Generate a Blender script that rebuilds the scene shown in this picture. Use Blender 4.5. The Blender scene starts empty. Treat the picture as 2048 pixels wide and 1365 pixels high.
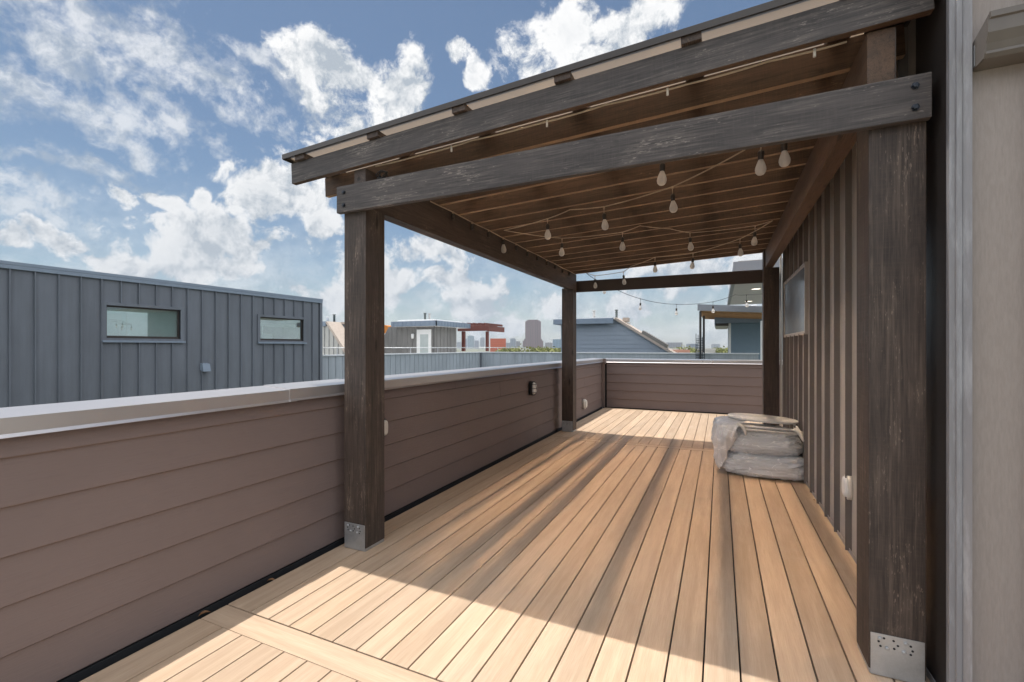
import bpy, bmesh, math, random
from mathutils import Vector, Matrix, noise as mnoise
R = math.radians
random.seed(7)
scn = bpy.context.scene
COL = scn.collection

# ------------------------------------------------------------------ camera
F, VX, VY, EYE = 912.0, 1440.0, 695.0, 1.38       # focal length in photo pixels, vanishing point, eye height
TH = math.atan((VX-1024)/F); SN, CS = math.sin(TH), math.cos(TH)
cam = bpy.data.cameras.new("camera"); cam_o = bpy.data.objects.new("camera", cam); COL.objects.link(cam_o)
cam.sensor_width = 36; cam.lens = F/2048*36
cam.shift_y = (VY-682.5)/2048
cam.clip_start = .05; cam.clip_end = 20000
cam_o.location = (0, 0, EYE); cam_o.rotation_euler = (R(90), 0, TH)
scn.camera = cam_o

# ------------------------------------------------------------------ light
SUN = Vector((-.222, .052, 1)).normalized()
SKY_K, SUN_K = .055, 2.9
scn.view_settings.view_transform = 'Standard'; scn.view_settings.look = 'None'
scn.view_settings.exposure = .80; scn.view_settings.gamma = 1
sl = bpy.data.lights.new("sun", 'SUN'); sl.energy = SUN_K; sl.angle = R(.5); sl.color = (1, .94, .86)
so = bpy.data.objects.new("sun", sl); COL.objects.link(so)
so.rotation_euler = (-SUN).to_track_quat('-Z', 'Y').to_euler()
so.location = (-5, 0, 30)
scn.cycles.max_bounces = 10; scn.cycles.diffuse_bounces = 5; scn.cycles.transparent_max_bounces = 16
scn.cycles.blur_glossy = 0.0
scn.cycles.sample_clamp_indirect = 40
scn.cycles.use_guiding = True; scn.cycles.use_surface_guiding = True; scn.cycles.use_volume_guiding = False; scn.cycles.guiding_training_samples = 128
scn.cycles.caustics_refractive = True
scn.cycles.use_denoising = True

def ray(u, v):
    a, b = (u-1024)/F, (VY-v)/F
    return Vector((a*CS-SN, a*SN+CS, b))
def at(u, v, d):                     # point seen at photo pixel (u, v), d metres in front of the camera
    return Vector((0, 0, EYE)) + ray(u, v)*d
def on_y(u, v, Y):
    r = ray(u, v); return Vector((0, 0, EYE)) + r*(Y/r.y)
def on_x(u, v, X):
    r = ray(u, v); return Vector((0, 0, EYE)) + r*(X/r.x)

# node helper ------------------------------------------------------------
class NT:
    def __init__(s, nt): s.nt = nt; s.n = nt.nodes; s.l = nt.links
    def add(s, t, **kw):
        n = s.n.new(t)
        for k, v in kw.items():
            if hasattr(n, k): setattr(n, k, v)
        return n
    def sock(s, i, v):
        if v is None: return
        if isinstance(v, bpy.types.NodeSocket): s.l.new(v, i)
        else: i.default_value = v
    def math(s, op, a, b=None, c=None, clamp=False):
        n = s.add('ShaderNodeMath', operation=op); n.use_clamp = clamp
        s.sock(n.inputs[0], a); s.sock(n.inputs[1], b); s.sock(n.inputs[2], c); return n.outputs[0]
    def vmath(s, op, a, b=None):
        n = s.add('ShaderNodeVectorMath', operation=op)
        s.sock(n.inputs[0], a)
        if op == 'SCALE': s.sock(n.inputs['Scale'], b)
        else: s.sock(n.inputs[1], b)
        return n.outputs['Value'] if op in ('LENGTH', 'DOT_PRODUCT', 'DISTANCE') else n.outputs[0]
    def map(s, v, loc=(0,0,0), rot=(0,0,0), sc=(1,1,1), t='POINT'):
        n = s.add('ShaderNodeMapping', vector_type=t)
        s.sock(n.inputs[0], v); s.sock(n.inputs['Location'], loc); s.sock(n.inputs['Rotation'], rot); s.sock(n.inputs['Scale'], sc)
        return n.outputs[0]
    def noise(s, v, sc=5, det=4, rough=.5, dist=0, lac=2, out=0):
        n = s.add('ShaderNodeTexNoise')
        s.sock(n.inputs['Vector'], v); n.inputs['Scale'].default_value = sc; n.inputs['Detail'].default_value = det
        n.inputs['Roughness'].default_value = rough; n.inputs['Distortion'].default_value = dist; n.inputs['Lacunarity'].default_value = lac
        return n.outputs[out]
    def ramp(s, f, stops, interp='LINEAR'):
        n = s.add('ShaderNodeValToRGB'); n.color_ramp.interpolation = interp
        while len(n.color_ramp.elements) < len(stops): n.color_ramp.elements.new(.5)
        for e, (p, c) in zip(n.color_ramp.elements, stops):
            e.position = p; e.color = (c, c, c, 1) if isinstance(c, (int, float)) else (*c, 1)
        s.sock(n.inputs[0], f); return n.outputs[0]
    def mix(s, f, a, b, bt='MIX'):
        n = s.add('ShaderNodeMix', data_type='RGBA', blend_type=bt)
        s.sock(n.inputs[0], f)
        for i, v in ((6, a), (7, b)):
            if isinstance(v, tuple) and len(v) == 3: v = (*v, 1)
            s.sock(n.inputs[i], v)
        return n.outputs[2]
    def smooth(s, v, a, b):
        n = s.add('ShaderNodeMapRange', interpolation_type='SMOOTHSTEP')
        s.sock(n.inputs[0], v); n.inputs[1].default_value = a; n.inputs[2].default_value = b
        return n.outputs[0]

# ------------------------------------------------------------------ world
world = bpy.data.worlds.new("World"); scn.world = world; world.use_nodes = True
W = NT(world.node_tree); W.n.clear()
sky = W.add('ShaderNodeTexSky', sky_type='NISHITA'); sky.sun_disc = False
sky.sun_elevation = math.asin(SUN.z); sky.sun_rotation = math.atan2(SUN.x, SUN.y)
sky.air_density = 1.0; sky.dust_density = .7; sky.ozone_density = 1.1; sky.altitude = 150
geo = W.add('ShaderNodeTexCoord').outputs['Generated']
wn = W.add('ShaderNodeTexNoise'); W.sock(wn.inputs['Vector'], geo)
wn.inputs['Scale'].default_value = 7; wn.inputs['Detail'].default_value = 3
warp = W.vmath('SCALE', W.vmath('SUBTRACT', wn.outputs['Color'], (.5, .5, .5)), .13)
wdir = W.vmath('ADD', geo, warp)
def blob(cx, cy, rx, ry, rot=0.0, vec=None):
    """Soft ellipse of cloud round a direction in the sky: 1 at its centre, 0 at its rim."""
    d = ray(cx, cy); k = d.length; d = d.normalized()
    right = Vector((d.y, -d.x, 0)).normalized(); up = right.cross(d).normalized()
    m = Matrix((right, d, up)).transposed() @ Matrix.Rotation(R(rot), 3, 'Y')
    ca = Vector((CS*0-SN, CS, 0))
    s = 1.0/(F*k)
    v = W.map(vec if vec else wdir, loc=tuple(d), rot=tuple(m.to_euler()), sc=(rx*s, 1.0, ry*s), t='TEXTURE')
    return W.math('SUBTRACT', 1.0, W.vmath('LENGTH', v))
cumulus = [
 (660,150,95,75,-25),(690,220,110,85,10),(775,200,85,95,40),(640,120,60,50,0),(720,170,90,70,0),(690,270,80,40,0),
 (1130,75,110,95,10),(1230,65,110,80,0),(1290,20,90,60,0),(1170,130,110,60,0),
 (912,112,34,38,0),(950,160,30,40,30),
 (520,385,75,62,0),(600,405,100,70,20),(640,440,90,48,0),(480,470,95,45,0),(545,490,130,60,0),(400,485,110,50,0),(430,525,150,50,0),
 (430,340,40,26,0),(412,408,24,30,30),(218,390,55,34,22),(322,405,60,34,25),(120,482,80,38,15),(240,520,90,36,8),(20,470,50,36,15),
 (830,500,120,50,0),(770,540,110,70,0),(960,600,120,60,0),(900,560,100,40,0),(600,590,70,32,0),(1010,640,110,30,0),(660,600,80,45,0),
 (1260,620,120,35,0),(1400,560,140,40,0),(1130,610,120,36,0),(1480,640,110,50,0)]
dens = None
for b in cumulus:
    t = blob(*b); dens = t if dens is None else W.math('MAXIMUM', dens, t)
dens = W.math('MAXIMUM', dens, -.6)
det = W.noise(W.vmath('ADD', geo, W.vmath('SCALE', warp, .5)), 9, 11, .66)
det2 = W.noise(W.vmath('ADD', W.vmath('ADD', geo, W.vmath('SCALE', warp, .5)), tuple(SUN*.022 + Vector((-.012, 0, 0)))), 9, 11, .66)
cov = W.math('ADD', W.math('MULTIPLY', dens, .80), W.math('MULTIPLY', W.math('SUBTRACT', det, .5), 3.3))
cov = W.math('ADD', cov, -.02)
a_cu = W.smooth(cov, .02, .44)
# thin streaked high cloud, upper left
cirrus = [(330,110,270,90,24),(130,60,190,90,30),(170,190,260,62,14),(60,160,150,80,12),(120,320,230,40,10),(30,360,130,50,14),(560,160,110,30,18),(420,180,120,50,28),(60,420,140,60,10),(320,225,70,45,35),(240,280,70,32,25),(95,85,100,45,38)]
cd = None
for b in cirrus:
    t = blob(*b); cd = t if cd is None else W.math('MAXIMUM', cd, t)
dl = ray(250, 150).normalized(); rt = Vector((dl.y, -dl.x, 0)).normalized(); upv = rt.cross(dl)
mm = Matrix((rt, dl, upv)).transposed() @ Matrix.Rotation(R(22), 3, 'Y')
sv = W.map(W.vmath('ADD', geo, W.vmath('SCALE', warp, .35)), rot=tuple(mm.to_euler()), sc=(.30, 1.0, 1.0), t='TEXTURE')
sv = W.map(sv, sc=(.28, 1, 1))
streak = W.noise(sv, 26, 8, .66)
puff = W.noise(geo, 14, 7, .6)
ci = W.math('ADD', W.math('MULTIPLY', cd, .8), W.math('ADD', W.math('MULTIPLY', W.math('SUBTRACT', streak, .5), 2.8), W.math('MULTIPLY', W.math('SUBTRACT', puff, .5), 1.0)))
a_ci = W.math('MULTIPLY', W.smooth(ci, -.05, .85), .68)
# general thin veil near the horizon
sx = W.add('ShaderNodeSeparateXYZ'); W.sock(sx.inputs[0], geo)
elev = sx.outputs[2]
hv = W.math('MULTIPLY', W.smooth(elev, .34, .0), W.smooth(W.noise(W.map(geo, sc=(1, 1, 2.2)), 6, 7, .6), .36, .66))
a_h = W.math('MULTIPLY', W.math('ADD', W.math('MULTIPLY', hv, .6), W.math('MULTIPLY', W.smooth(elev, .26, .02), .22)), .95)
# unseen extra-bright clouds added outside the view to brighten the shade
fill_clouds = W.math('MULTIPLY', W.smooth(W.noise(W.map(geo, loc=(3, 1, 7)), 3.2, 9, .6), .40, .56),
             W.smooth(W.vmath('DOT_PRODUCT', geo, tuple(ray(900, 300).normalized())), .62, .45))
fill_clouds = W.math('MULTIPLY', fill_clouds, W.smooth(elev, .06, .30))
alpha = W.math('MAXIMUM', W.math('MAXIMUM', a_cu, a_ci), W.math('MAXIMUM', a_h, fill_clouds))
lit = W.math('ADD', .62, W.math('MULTIPLY', W.math('SUBTRACT', det, det2), 7.0), clamp=True)
thick = W.smooth(cov, .35, 1.5)
lit = W.math('SUBTRACT', lit, W.math('MULTIPLY', thick, .42), clamp=True)
lit = W.math('MULTIPLY', lit, W.math('ADD', .62, W.math('MULTIPLY', W.smooth(elev, .08, .45), .38)))
lit = W.math('MAXIMUM', lit, W.math('MULTIPLY', fill_clouds, .9))
ccol = W.mix(lit, (.46,.52,.59), (1.0, 1.0, 1.0))
CLOUD_K = .58
bg = W.add('ShaderNodeBackground'); W.sock(bg.inputs[0], W.mix(1.0, sky.outputs[0], (.93, 1.0, 1.0), 'MULTIPLY')); bg.inputs[1].default_value = SKY_K
bc = W.add('ShaderNodeBackground'); W.sock(bc.inputs[0], ccol); W.sock(bc.inputs[1], W.math('ADD', CLOUD_K, W.math('MULTIPLY', fill_clouds, .95)))  # added fill clouds shine stronger than the visible ones
mx = W.add('ShaderNodeMixShader'); W.sock(mx.inputs[0], alpha); W.l.new(bg.outputs[0], mx.inputs[1]); W.l.new(bc.outputs[0], mx.inputs[2])
W.l.new(mx.outputs[0], W.add('ShaderNodeOutputWorld').inputs[0])

# ------------------------------------------------------------------ materials
def mat(name):
    m = bpy.data.materials.new(name); m.use_nodes = True
    t = NT(m.node_tree); bs = t.n['Principled BSDF']
    return m, t, bs
def bump(t, bs, h, st=.3, dist=.01):
    b = t.add('ShaderNodeBump'); b.inputs['Strength'].default_value = st; b.inputs['Distance'].default_value = dist
    t.sock(b.inputs['Height'], h); t.l.new(b.outputs[0], bs.inputs['Normal'])
def plain(name, col, rough=.5, metal=0, var=.12, sc=6, spec=.5):
    m, t, bs = mat(name)
    co = t.add('ShaderNodeTexCoord').outputs['Object']
    n = t.noise(co, sc, 5, .6)
    n2 = t.noise(co, sc*14, 3, .6)
    f = t.math('ADD', t.math('MULTIPLY', n, .7), t.math('MULTIPLY', n2, .3))
    c = t.mix(f, tuple(x*(1-var*1.6) for x in col), tuple(min(1, x*(1+var*1.6)) for x in col))
    t.sock(bs.inputs['Base Color'], c); bs.inputs['Roughness'].default_value = rough; bs.inputs['Metallic'].default_value = metal
    bs.inputs['Specular IOR Level'].default_value = spec
    t.sock(bs.inputs['Roughness'], t.math('ADD', rough-.08, t.math('MULTIPLY', n, .16)))
    return m

def wood_mat(name, dark, mid, worn, wear=.0):
    """Rough sawn stained timber; grain runs along the object's local X."""
    m, t, bs = mat(name)
    co = t.add('ShaderNodeTexCoord').outputs['Object']
    rnd = t.add('ShaderNodeObjectInfo').outputs['Random']
    off = t.add('ShaderNodeCombineXYZ')
    t.sock(off.inputs[0], t.math('MULTIPLY', rnd, 37.0)); t.sock(off.inputs[1], t.math('MULTIPLY', rnd, 11.0)); t.sock(off.inputs[2], t.math('MULTIPLY', rnd, 23.0))
    v = t.vmath('ADD', co, off.outputs[0])
    broad = t.noise(t.map(v, sc=(.9, 6, 6)), 1, 4, .6)
    knot = t.add('ShaderNodeTexVoronoi'); t.sock(knot.inputs['Vector'], t.map(v, sc=(2.2, 7.5, 7.5))); knot.inputs['Scale'].default_value = 1.0
    kd = knot.outputs['Distance']
    ksel = t.math('GREATER_THAN', t.add_sep(knot.outputs['Color']), .62)
    kmask = t.math('MULTIPLY', t.smooth(kd, .17, .07), ksel)
    khalo = t.math('MULTIPLY', t.smooth(kd, .55, .1), ksel)
    wv = t.noise(t.map(v, sc=(.6, 4.5, 4.5)), 1.5, 2, .5)
    rings = t.math('SINE', t.math('MULTIPLY', t.math('ADD', wv, t.math('MULTIPLY', khalo, .2)), 60.0))
    fibre = t.noise(t.map(v, sc=(9, 240, 240)), 1, 3, .6)
    saw = t.noise(t.map(v, sc=(105, 8, 8)), 1, 3, .65)
    speck = t.noise(t.map(v, sc=(3.2, 95, 95)), 1, 4, .68)
    fleck = t.noise(t.map(v, sc=(30, 150, 150)), 1, 3, .65)
    patch = t.noise(t.map(v, sc=(2.6, 7, 7)), 1.2, 4, .65)
    c = t.mix(t.smooth(broad, .25, .75), dark, mid)
    c = t.mix(t.math('MULTIPLY', t.smooth(rings, .55, 1.0), .30), c, tuple(x*.55 for x in dark))
    c = t.mix(t.math('MULTIPLY', t.math('SUBTRACT', fibre, .38, clamp=True), 1.2), c, tuple(x*1.5 for x in mid))
    c = t.mix(t.math('MULTIPLY', t.smooth(saw, .42, .72), .28), c, tuple(x*1.5 for x in mid))
    sp_ = t.math('ADD', speck, t.math('MULTIPLY', t.math('SUBTRACT', patch, .5), .6))
    wr = t.math('MULTIPLY', t.smooth(sp_, .50-wear, .74-wear), .50)
    c = t.mix(wr, c, tuple(x*.55 for x in worn))
    c = t.mix(t.math('MULTIPLY', t.smooth(speck, .48, .30), .50), c, tuple(x*.5 for x in dark))
    wr2 = t.math('MULTIPLY', t.smooth(t.math('ADD', fleck, t.math('MULTIPLY', t.math('SUBTRACT', patch, .5), .8)), .675-wear, .79-wear), .55)
    c = t.mix(wr2, c, worn)
    c = t.mix(t.math('MULTIPLY', kmask, .85), c, (.008, .005, .004))
    t.sock(bs.inputs['Base Color'], c)
    t.sock(bs.inputs['Roughness'], t.math('ADD', .50, t.math('MULTIPLY', saw, .3)))
    bs.inputs['Specular IOR Level'].default_value = .5
    h = t.math('ADD', t.math('MULTIPLY', fibre, .8), t.math('ADD', t.math('MULTIPLY', saw, .5), t.math('MULTIPLY', kmask, -1.5)))
    bump(t, bs, h, .28, .003)
    return m
def _sep(s, col):
    n = s.add('ShaderNodeSeparateColor'); s.sock(n.inputs[0], col); return n.outputs[0]
NT.add_sep = _sep

M = {}
M['wood'] = wood_mat('dark_stained_cedar', (.028,.019,.016), (.075,.052,.042), (.25,.18,.135), -.01)
M['wood_face'] = wood_mat('weathered_cedar', (.024,.017,.014), (.062,.045,.037), (.27,.205,.16), .02)
M['wood_beam'] = wood_mat('weathered_grey_beam', (.030,.026,.026), (.070,.060,.058), (.32,.275,.245), .04)
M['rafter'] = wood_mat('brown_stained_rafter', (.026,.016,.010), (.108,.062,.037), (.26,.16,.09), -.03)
M['rafter_edge'] = wood_mat('lighter_rafter_edge', (.20,.125,.072), (.36,.235,.14), (.5,.36,.24), .0)  # lighter planed undersides, with light thrown up from the deck painted in
M['worn_edge'] = wood_mat('worn_edge', (.08,.058,.045), (.24,.17,.125), (.5,.4,.32), .12)
M['wood_smooth'] = plain('smooth_brown_beam', (.055,.040,.037), .5, 0, .15)

def deck_mat(name, axis):
    m, t, bs = mat(name)
    co = t.add('ShaderNodeTexCoord').outputs['Object']
    g = t.add('ShaderNodeNewGeometry'); isl = g.outputs['Random Per Island']
    o = t.add('ShaderNodeCombineXYZ'); t.sock(o.inputs[0], t.math('MULTIPLY', isl, 19.0)); t.sock(o.inputs[1], t.math('MULTIPLY', isl, 53.0))
    v = t.vmath('ADD', co, o.outputs[0])
    s1 = (9, .55, 1) if axis == 'Y' else (.55, 9, 1)
    s2 = (230, 7, 1) if axis == 'Y' else (7, 230, 1)
    streak = t.noise(t.map(v, sc=s1), 2.2, 4, .6)
    fine = t.noise(t.map(v, sc=s2), 1, 3, .65)
    c = t.mix(t.smooth(streak, .3, .72), (.435,.32,.226), (.54,.408,.297))
    c = t.mix(t.math('MULTIPLY', t.smooth(fine, .35, .7), .35), c, (.34,.235,.155))
    hsv = t.add('ShaderNodeHueSaturation'); t.sock(hsv.inputs['Color'], c); t.sock(hsv.inputs['Value'], t.math('ADD', .86, t.math('MULTIPLY', isl, .25)))
    t.sock(hsv.inputs['Saturation'], t.math('ADD', .92, t.math('MULTIPLY', t.noise(v, .9, 2), .16)))
    dust = t.smooth(t.noise(co, 1.6, 6, .7), .52, .75)
    c = t.mix(t.math('MULTIPLY', dust, .22), hsv.outputs[0], (.5,.44,.38))
    t.sock(bs.inputs['Base Color'], c); bs.inputs['Roughness'].default_value = .62; bs.inputs['Specular IOR Level'].default_value = .35
    bump(t, bs, fine, .25, .0015)
    return m
M['deck_y'] = deck_mat('composite_board', 'Y'); M['deck_x'] = deck_mat('composite_cross_board', 'X')

def siding_mat(name, col, axis):
    m, t, bs = mat(name)
    co = t.add('ShaderNodeTexCoord').outputs['Object']
    isl = t.add('ShaderNodeNewGeometry').outputs['Random Per Island']
    o = t.add('ShaderNodeCombineXYZ'); t.sock(o.inputs[0], t.math('MULTIPLY', isl, 31.0)); t.sock(o.inputs[1], t.math('MULTIPLY', isl, 17.0))
    v = t.vmath('ADD', co, o.outputs[0])
    s = (1, 5, 60) if axis == 'Y' else (5, 1, 60)
    gr = t.noise(t.map(v, sc=s), 1.6, 4, .6, .6)
    big = t.noise(co, 1.3, 4, .6)
    c = t.mix(big, tuple(x*.88 for x in col), tuple(x*1.12 for x in col))
    c = t.mix(t.math('MULTIPLY', t.smooth(gr, .5, .75), .18), c, tuple(x*.7 for x in col))
    t.sock(bs.inputs['Base Color'], c); bs.inputs['Roughness'].default_value = .55; bs.inputs['Specular IOR Level'].default_value = .4
    bump(t, bs, gr, .35, .003)
    return m
BROWN = (.172,.132,.124)
M['siding_y'] = siding_mat('brown_lap_siding', BROWN, 'Y'); M['siding_x'] = siding_mat('brown_lap_siding_cross', BROWN, 'X')
M['coping'] = plain('brown_coping_metal', (.54,.515,.52), .30, .72, .03, .7, .6)
M['dark_gap'] = plain('black_membrane', (.012,.013,.016), .7)
M['corner_brown'] = plain('brown_trim', (.17,.13,.118), .5)
def metal_wall(name, col, rough=.42):
    m, t, bs = mat(name)
    co = t.add('ShaderNodeTexCoord').outputs['Object']
    big = t.noise(t.map(co, sc=(1, 1, .35)), 1.7, 5, .65)
    st = t.noise(t.map(co, sc=(14, 14, .7)), 1, 4, .6)
    f = t.math('ADD', t.math('MULTIPLY', big, .6), t.math('MULTIPLY', st, .4))
    c = t.mix(t.smooth(f, .3, .7), tuple(x*.86 for x in col), tuple(x*1.16 for x in col))
    t.sock(bs.inputs['Base Color'], c); t.sock(bs.inputs['Roughness'], t.math('ADD', rough-.1, t.math('MULTIPLY', st, .2)))
    bump(t, bs, big, .06, .02)
    return m
M['seam_taupe'] = metal_wall('taupe_standing_seam', (.42,.40,.38), .45)
M['seam_blue'] = metal_wall('slate_blue_standing_seam', (.135,.152,.182), .45)
M['seam_blue_light'] = metal_wall('pale_slate_standing_seam', (.33,.37,.415), .45)
M['seam_grey'] = metal_wall('warm_grey_standing_seam', (.20,.195,.19), .5)
M['trim_blue'] = plain('slate_trim', (.20,.25,.32), .4)
M['galv'] = plain('galvanised_steel', (.46,.48,.50), .42, .7, .22, 14)
M['bolt_dark'] = plain('dark_bolt', (.03,.035,.045), .35, .6)
M['bronze'] = plain('bronze_trim', (.052,.045,.042), .4, .3)
M['black'] = plain('black_plastic', (.018,.02,.024), .45)
M['socket'] = plain('black_socket', (.035,.028,.024), .5, 0, .3, 60)
M['white'] = plain('white_paint', (.78,.78,.77), .5, 0, .05)
M['offwhite'] = plain('off_white_plastic', (.66,.63,.58), .45, 0, .08)
M['cable'] = plain('string_light_cable', (.42,.33,.24), .5, 0, .25, 30)
M['cable_dark'] = plain('dark_cable', (.02,.02,.022), .5)
M['interior'] = plain('white_interior', (.62,.68,.67), .8)
M['interior_dark'] = plain('dim_interior', (.10,.14,.14), .8)

def stucco():
    m, t, bs = mat('greige_panel_wall')
    co = t.add('ShaderNodeTexCoord').outputs['Object']
    n = t.noise(t.map(co, sc=(150, 150, 22)), 1, 4, .65); big = t.noise(co, 1.5, 5, .6)
    c = t.mix(t.smooth(n, .3, .7), (.27,.232,.213), (.315,.274,.252)); c = t.mix(t.math('MULTIPLY', big, .35), c, (.30,.25,.212))
    sm = t.smooth(t.noise(co, 5.5, 6, .72), .64, .74)
    c = t.mix(t.math('MULTIPLY', sm, .35), c, (.56,.53,.5))
    t.sock(bs.inputs['Base Color'], c); bs.inputs['Roughness'].default_value = .55
    bump(t, bs, n, .35, .004); return m
M['stucco'] = stucco()
def trim_metal():
    m, t, bs = mat('scuffed_grey_trim')
    co = t.add('ShaderNodeTexCoord').outputs['Object']
    n = t.noise(t.map(co, sc=(20, 20, 3)), 1, 5, .7)
    c = t.mix(t.smooth(n, .45, .7), (.23,.228,.24), (.33,.335,.355))
    t.sock(bs.inputs['Base Color'], c); bs.inputs['Roughness'].default_value = .34; return m
M['trim_metal'] = trim_metal()

def glass(name, tint, refl=.25, clear=.6):
    m, t, bs = mat(name); t.n.remove(bs)
    g = t.add('ShaderNodeBsdfGlossy'); g.inputs['Roughness'].default_value = .015; g.inputs[0].default_value = (.92,.97,.97,1)
    tr = t.add('ShaderNodeBsdfTransparent'); tr.inputs[0].default_value = (*tint, 1)
    fr = t.add('ShaderNodeFresnel'); fr.inputs[0].default_value = 1.5
    f = t.math('ADD', refl, t.math('MULTIPLY', fr.outputs[0], .75), clamp=True)
    mx = t.add('ShaderNodeMixShader'); t.sock(mx.inputs[0], f); t.l.new(tr.outputs[0], mx.inputs[1]); t.l.new(g.outputs[0], mx.inputs[2])
    t.l.new(mx.outputs[0], t.n['Material Output'].inputs[0]); return m
M['pane'] = glass('window_glass', (.86,.95,.95), .30)
M['pane_sky'] = glass('reflective_glass', (.5,.55,.6), .38)
def bulb_glass():
    m, t, bs = mat('bulb_glass'); t.n.remove(bs)
    tr = t.add('ShaderNodeBsdfTransparent'); tr.inputs[0].default_value = (.97,.96,.94,1)
    tl = t.add('ShaderNodeBsdfTranslucent'); tl.inputs[0].default_value = (.95,.93,.9,1)
    df = t.add('ShaderNodeBsdfDiffuse'); df.inputs[0].default_value = (.9,.88,.85,1)
    g = t.add('ShaderNodeBsdfGlossy'); g.inputs['Roughness'].default_value = .05
    lw = t.add('ShaderNodeLayerWeight'); lw.inputs[0].default_value = .45
    a = t.add('ShaderNodeMixShader'); a.inputs[0].default_value = .5; t.l.new(tl.outputs[0], a.inputs[1]); t.l.new(df.outputs[0], a.inputs[2])
    b = t.add('ShaderNodeMixShader'); t.sock(b.inputs[0], t.math('ADD', .68, t.math('MULTIPLY', lw.outputs[1], .3))); t.l.new(tr.outputs[0], b.inputs[1]); t.l.new(a.outputs[0], b.inputs[2])
    c = t.add('ShaderNodeMixShader'); t.sock(c.inputs[0], t.math('MULTIPLY', lw.outputs[0], .5)); t.l.new(b.outputs[0], c.inputs[1]); t.l.new(g.outputs[0], c.inputs[2])
    t.l.new(c.outputs[0], t.n['Material Output'].inputs[0]); return m
M['bulb'] = bulb_glass()

def poly_panel():
    """Bronze twin-wall sheet: its flutes run down the slope and spread the sun sideways."""
    m, t, bs = mat('bronze_twinwall'); t.n.remove(bs)
    cur = None
    outs = []
    for k, ang in enumerate((-34, -20, -7, 7, 20, 34)):
        r = t.add('ShaderNodeBsdfRefraction', distribution='BECKMANN'); r.inputs['Roughness'].default_value = .16; r.inputs['IOR'].default_value = 1.33
        r.inputs[0].default_value = (.52,.405,.295,1)
        nv = t.add('ShaderNodeNewGeometry').outputs['Normal']
        vr = t.add('ShaderNodeVectorRotate', rotation_type='AXIS_ANGLE'); t.sock(vr.inputs['Vector'], nv); vr.inputs['Axis'].default_value = (1, 0, .045); vr.inputs['Angle'].default_value = R(ang)
        t.l.new(vr.outputs[0], r.inputs['Normal'])
        outs.append(r.outputs[0])
    n = 1; cur = outs[0]
    for o in outs[1:]:
        n += 1
        mx = t.add('ShaderNodeMixShader'); mx.inputs[0].default_value = 1.0/n; t.l.new(cur, mx.inputs[1]); t.l.new(o, mx.inputs[2]); cur = mx.outputs[0]
    co = t.add('ShaderNodeTexCoord').outputs['Object']
    fl = t.noise(t.map(co, sc=(.4, 160, 1)), 1, 2, .5)
    tl = t.add('ShaderNodeBsdfTranslucent'); t.sock(tl.inputs[0], t.mix(fl, (.62,.46,.32), (.80,.62,.46)))
    df = t.add('ShaderNodeBsdfDiffuse'); df.inputs[0].default_value = (.62,.5,.38,1)
    a = t.add('ShaderNodeMixShader'); a.inputs[0].default_value = .25; t.l.new(tl.outputs[0], a.inputs[1]); t.l.new(df.outputs[0], a.inputs[2])
    b = t.add('ShaderNodeMixShader'); b.inputs[0].default_value = .22; t.l.new(cur, b.inputs[1]); t.l.new(a.outputs[0], b.inputs[2])
    t.l.new(b.outputs[0], t.n['Material Output'].inputs[0]); return m
M['poly'] = poly_panel()
def clear_face():
    m, t, bs = mat('clear_top_skin'); t.n.remove(bs)
    tr = t.add('ShaderNodeBsdfTransparent'); tr.inputs[0].default_value = (.95,.93,.9,1)
    g = t.add('ShaderNodeBsdfGlossy'); g.inputs['Roughness'].default_value = .15
    mx = t.add('ShaderNodeMixShader'); mx.inputs[0].default_value = .05; t.l.new(tr.outputs[0], mx.inputs[1]); t.l.new(g.outputs[0], mx.inputs[2])
    t.l.new(mx.outputs[0], t.n['Material Output'].inputs[0]); return m
M['poly_top'] = clear_face()

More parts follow.
